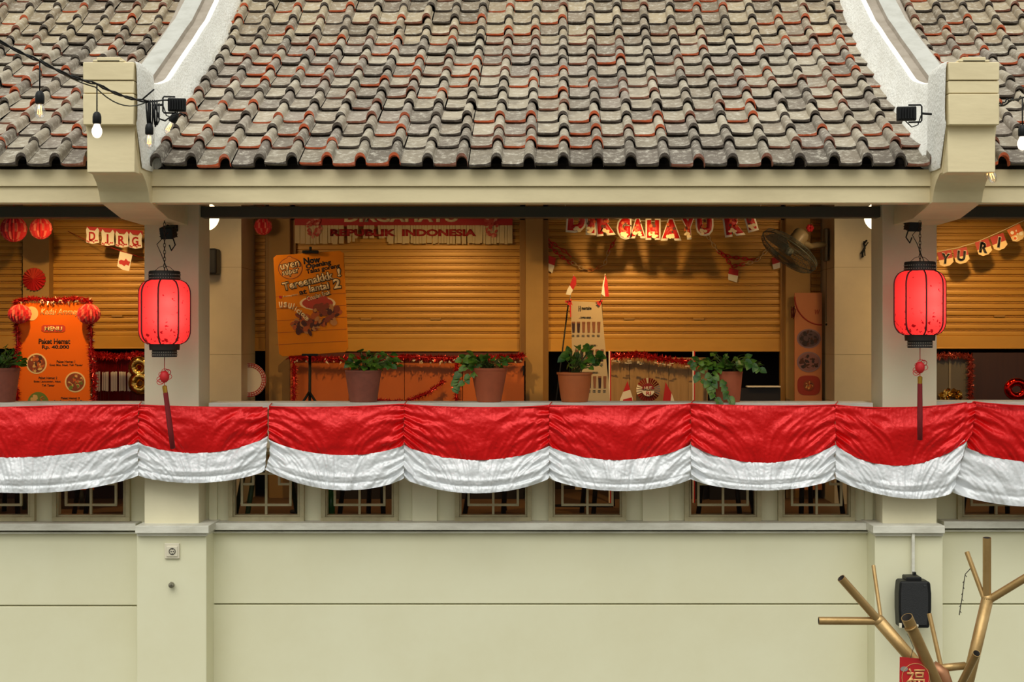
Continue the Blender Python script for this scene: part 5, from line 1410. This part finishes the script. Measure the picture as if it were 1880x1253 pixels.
m = MB(); m.pbox(1674.5, 1679.5, 975, 1057, 11.15, 11.19); m.build('cable_duct', paint_white, None, label='thin white vertical cable duct above the black loudspeaker', category='cable duct')
D = 11.0
sp_ = thing('loudspeaker', P(1678, 1153, D), 'black loudspeaker mounted on the right pilaster', 'loudspeaker')
m = MB()
def zx(pts, y0, y1): return m.prism([(X(p[0], D), Z(p[1], D)) for p in pts], y0, y1)
zx([(1651, 1069), (1655, 1067), (1702, 1067), (1707, 1070), (1709, 1090), (1709, 1120), (1705, 1153), (1651, 1153), (1649, 1120), (1649, 1090)], Y(10.98), Y(11.12))
m.build('cabinet', black, sp_, bevel=.01)
m = MB(); m.ppoly([(1656, 1070), (1702, 1070), (1704.5, 1090), (1704.5, 1120), (1702, 1149), (1656, 1149), (1654, 1120), (1654, 1090)], 10.97, .015); m.build('grille', mat('grille_black', '1d1e20', .6, bump=.6, bscale=200), sp_, bevel=.004)
m = MB(); m.rbox(P(1674, 1062, 11.08), (.11, .14, .035), bev=.008); m.rbox(P(1678, 1057, 11.14), (.02, .05, .05)); m.build('bracket', black, sp_)
m = MB(); m.disc(1698, 1076, 2.5, 10.965, .003, ry=1.6); m.build('badge_dot', mat('badge_grey', '3c3e40', .3), sp_)
m = MB(); m.rbox(P(1653, 1149, 10.97), (.016, .02, .03)); m.rbox(P(1684, 1149, 10.965), (.014, .014, .014)); m.build('screw_caps', cream_pl, sp_)

# ================================================================ GOLD PIPE TREE
gold = mat('gold_painted_pipe', 'ab8c5a', .36, metal=.55, var=.5, vscale=5, dark='8a6832', bump=.10, bscale=60)
pipe_shade = mat('pipe_inside', '1c140c', .8)  # near-black lining paints the shade inside the open pipe ends
DT = 9.5; st_ = DT/F
gt_ = thing('gold_pipe_tree', (P(1745, 1400, DT).x, Y(DT), 0), 'gold painted pipe tree sculpture rising at lower right', 'sculpture')
def pp(x, y, d=0): return P(x, y, DT+d)
def branch(a, b, r, wall=True):
    m = MB(); (m.pipe(a, b, r*st_) if wall else m.tube([a, b], r*st_, n=20)); m.build('branch', [gold, pipe_shade], gt_)
base = P(1750, 1305, DT)
m = MB(); m.tube([Vector((base.x, Y(DT), 0)), Vector((base.x, Y(DT), base.z-.3)), base], [.10, .085, .075], n=24); m.lathe([(.28, 0), (.28, .03), (.12, .05)], (base.x, Y(DT), 0), 32); m.build('trunk', gold, gt_)
J1 = pp(1614, 1141, -.05)
branch(J1, pp(1752, 1300, 0), 11.5, False)
branch(pp(1544, 1062, -.15), J1, 7.5); branch(pp(1503, 1140.5, -.05), J1, 7.3); branch(pp(1603.5, 1039, .12), pp(1618, 1141, -.02), 3.6)
branch(pp(1665, 1134, -.35), pp(1740, 1300, -.05), 10.5)
m = MB(); m.tube([pp(1671, 1151, -.33)+Vector((0, 0, 0)), pp(1672.4, 1154.2, -.327)], 10.9*st_, n=20); m.build('sleeve', gold, gt_)
branch(pp(1706, 1127, .15), pp(1728, 1226, .05), 4.2)
branch(pp(1722, 1228, .03), pp(1772, 1223, .05), 7.2, False)
m = MB(); m.tube([pp(1712, 1222, .03), pp(1728, 1236, .02), pp(1748, 1300, 0)], [10*st_, 14*st_, 16*st_], n=20); m.build('collar', mat('bronze_collar', '9a6a48', .4, metal=.5), gt_)
J2 = pp(1813, 1100, .05)
branch(J2, pp(1760, 1325, .03), 11, False)
branch(pp(1812, 988, 0), pp(1812, 1100, .05), 7.6); branch(pp(1775, 1014, .15), pp(1806, 1098, .05), 4.6); branch(pp(1905, 1048, -.1), pp(1816, 1102, .05), 7.4)
branch(pp(1793, 1200, -.45), pp(1740, 1306, -.02), 7)
m = MB(); m.ball(J1, 11.6*st_, 16); m.build('joint', gold, gt_); m = MB(); m.ball(J2, 11.2*st_, 16); m.build('joint', gold, gt_)
m = MB(); m.tube([pp(1785, 1041, .13), pp(1772, 1055, .1), pp(1769, 1075, .1), pp(1766, 1100, .1), pp(1761, 1130, .1)], .003, n=5)
rk = random.Random(15)
for k in range(7): m.tube([pp(1772-k*1.6, 1056+k*11, .1), pp(1772-k*1.6+rk.uniform(-3, 3), 1060+k*11, .1)], .0022, n=4)
m.build('dead_twig', mat('dead_twig', '3a3428', .8), None, label='thin dry wire twig dangling from the gold pipe tree', category='wire')
D = 9.28
ev = thing('red_envelope', P(1685, 1290, D), 'red lucky envelope with gold character hung on the gold pipe tree', 'envelope')
m = MB(); m.ppoly([(1652, 1207), (1702, 1211), (1712, 1290), (1651, 1290)], D, .004); m.build('paper', mat('envelope_red', 'b4161a', .5), ev)
gp = mat('envelope_gold', 'd8a064', .4, metal=.2)
m = MB(); m.tube([P(1681+25*math.cos(a), 1245+26*math.sin(a), D-.002) for a in [2*PI*k/36 for k in range(36)]], .002, n=5, closed=True)
m.text('福', 1664, 1698, 1228, 1266, D-.006, off=.01); m.build('gold_print', gp, ev)
m = MB(); m.disc(1660, 1229, 7, D-.003, .001, ry=4.5); m.build('silver_print', mat('envelope_silver', '9c948c', .4, metal=.3), ev)
m = MB(); m.tube([P(1672, 1209, D), P(1677, 1190, D+.02), P(1670, 1172, D+.03), P(1665, 1164, D+.05)], .002, n=5); m.build('hanging_wire', dark_steel, ev)
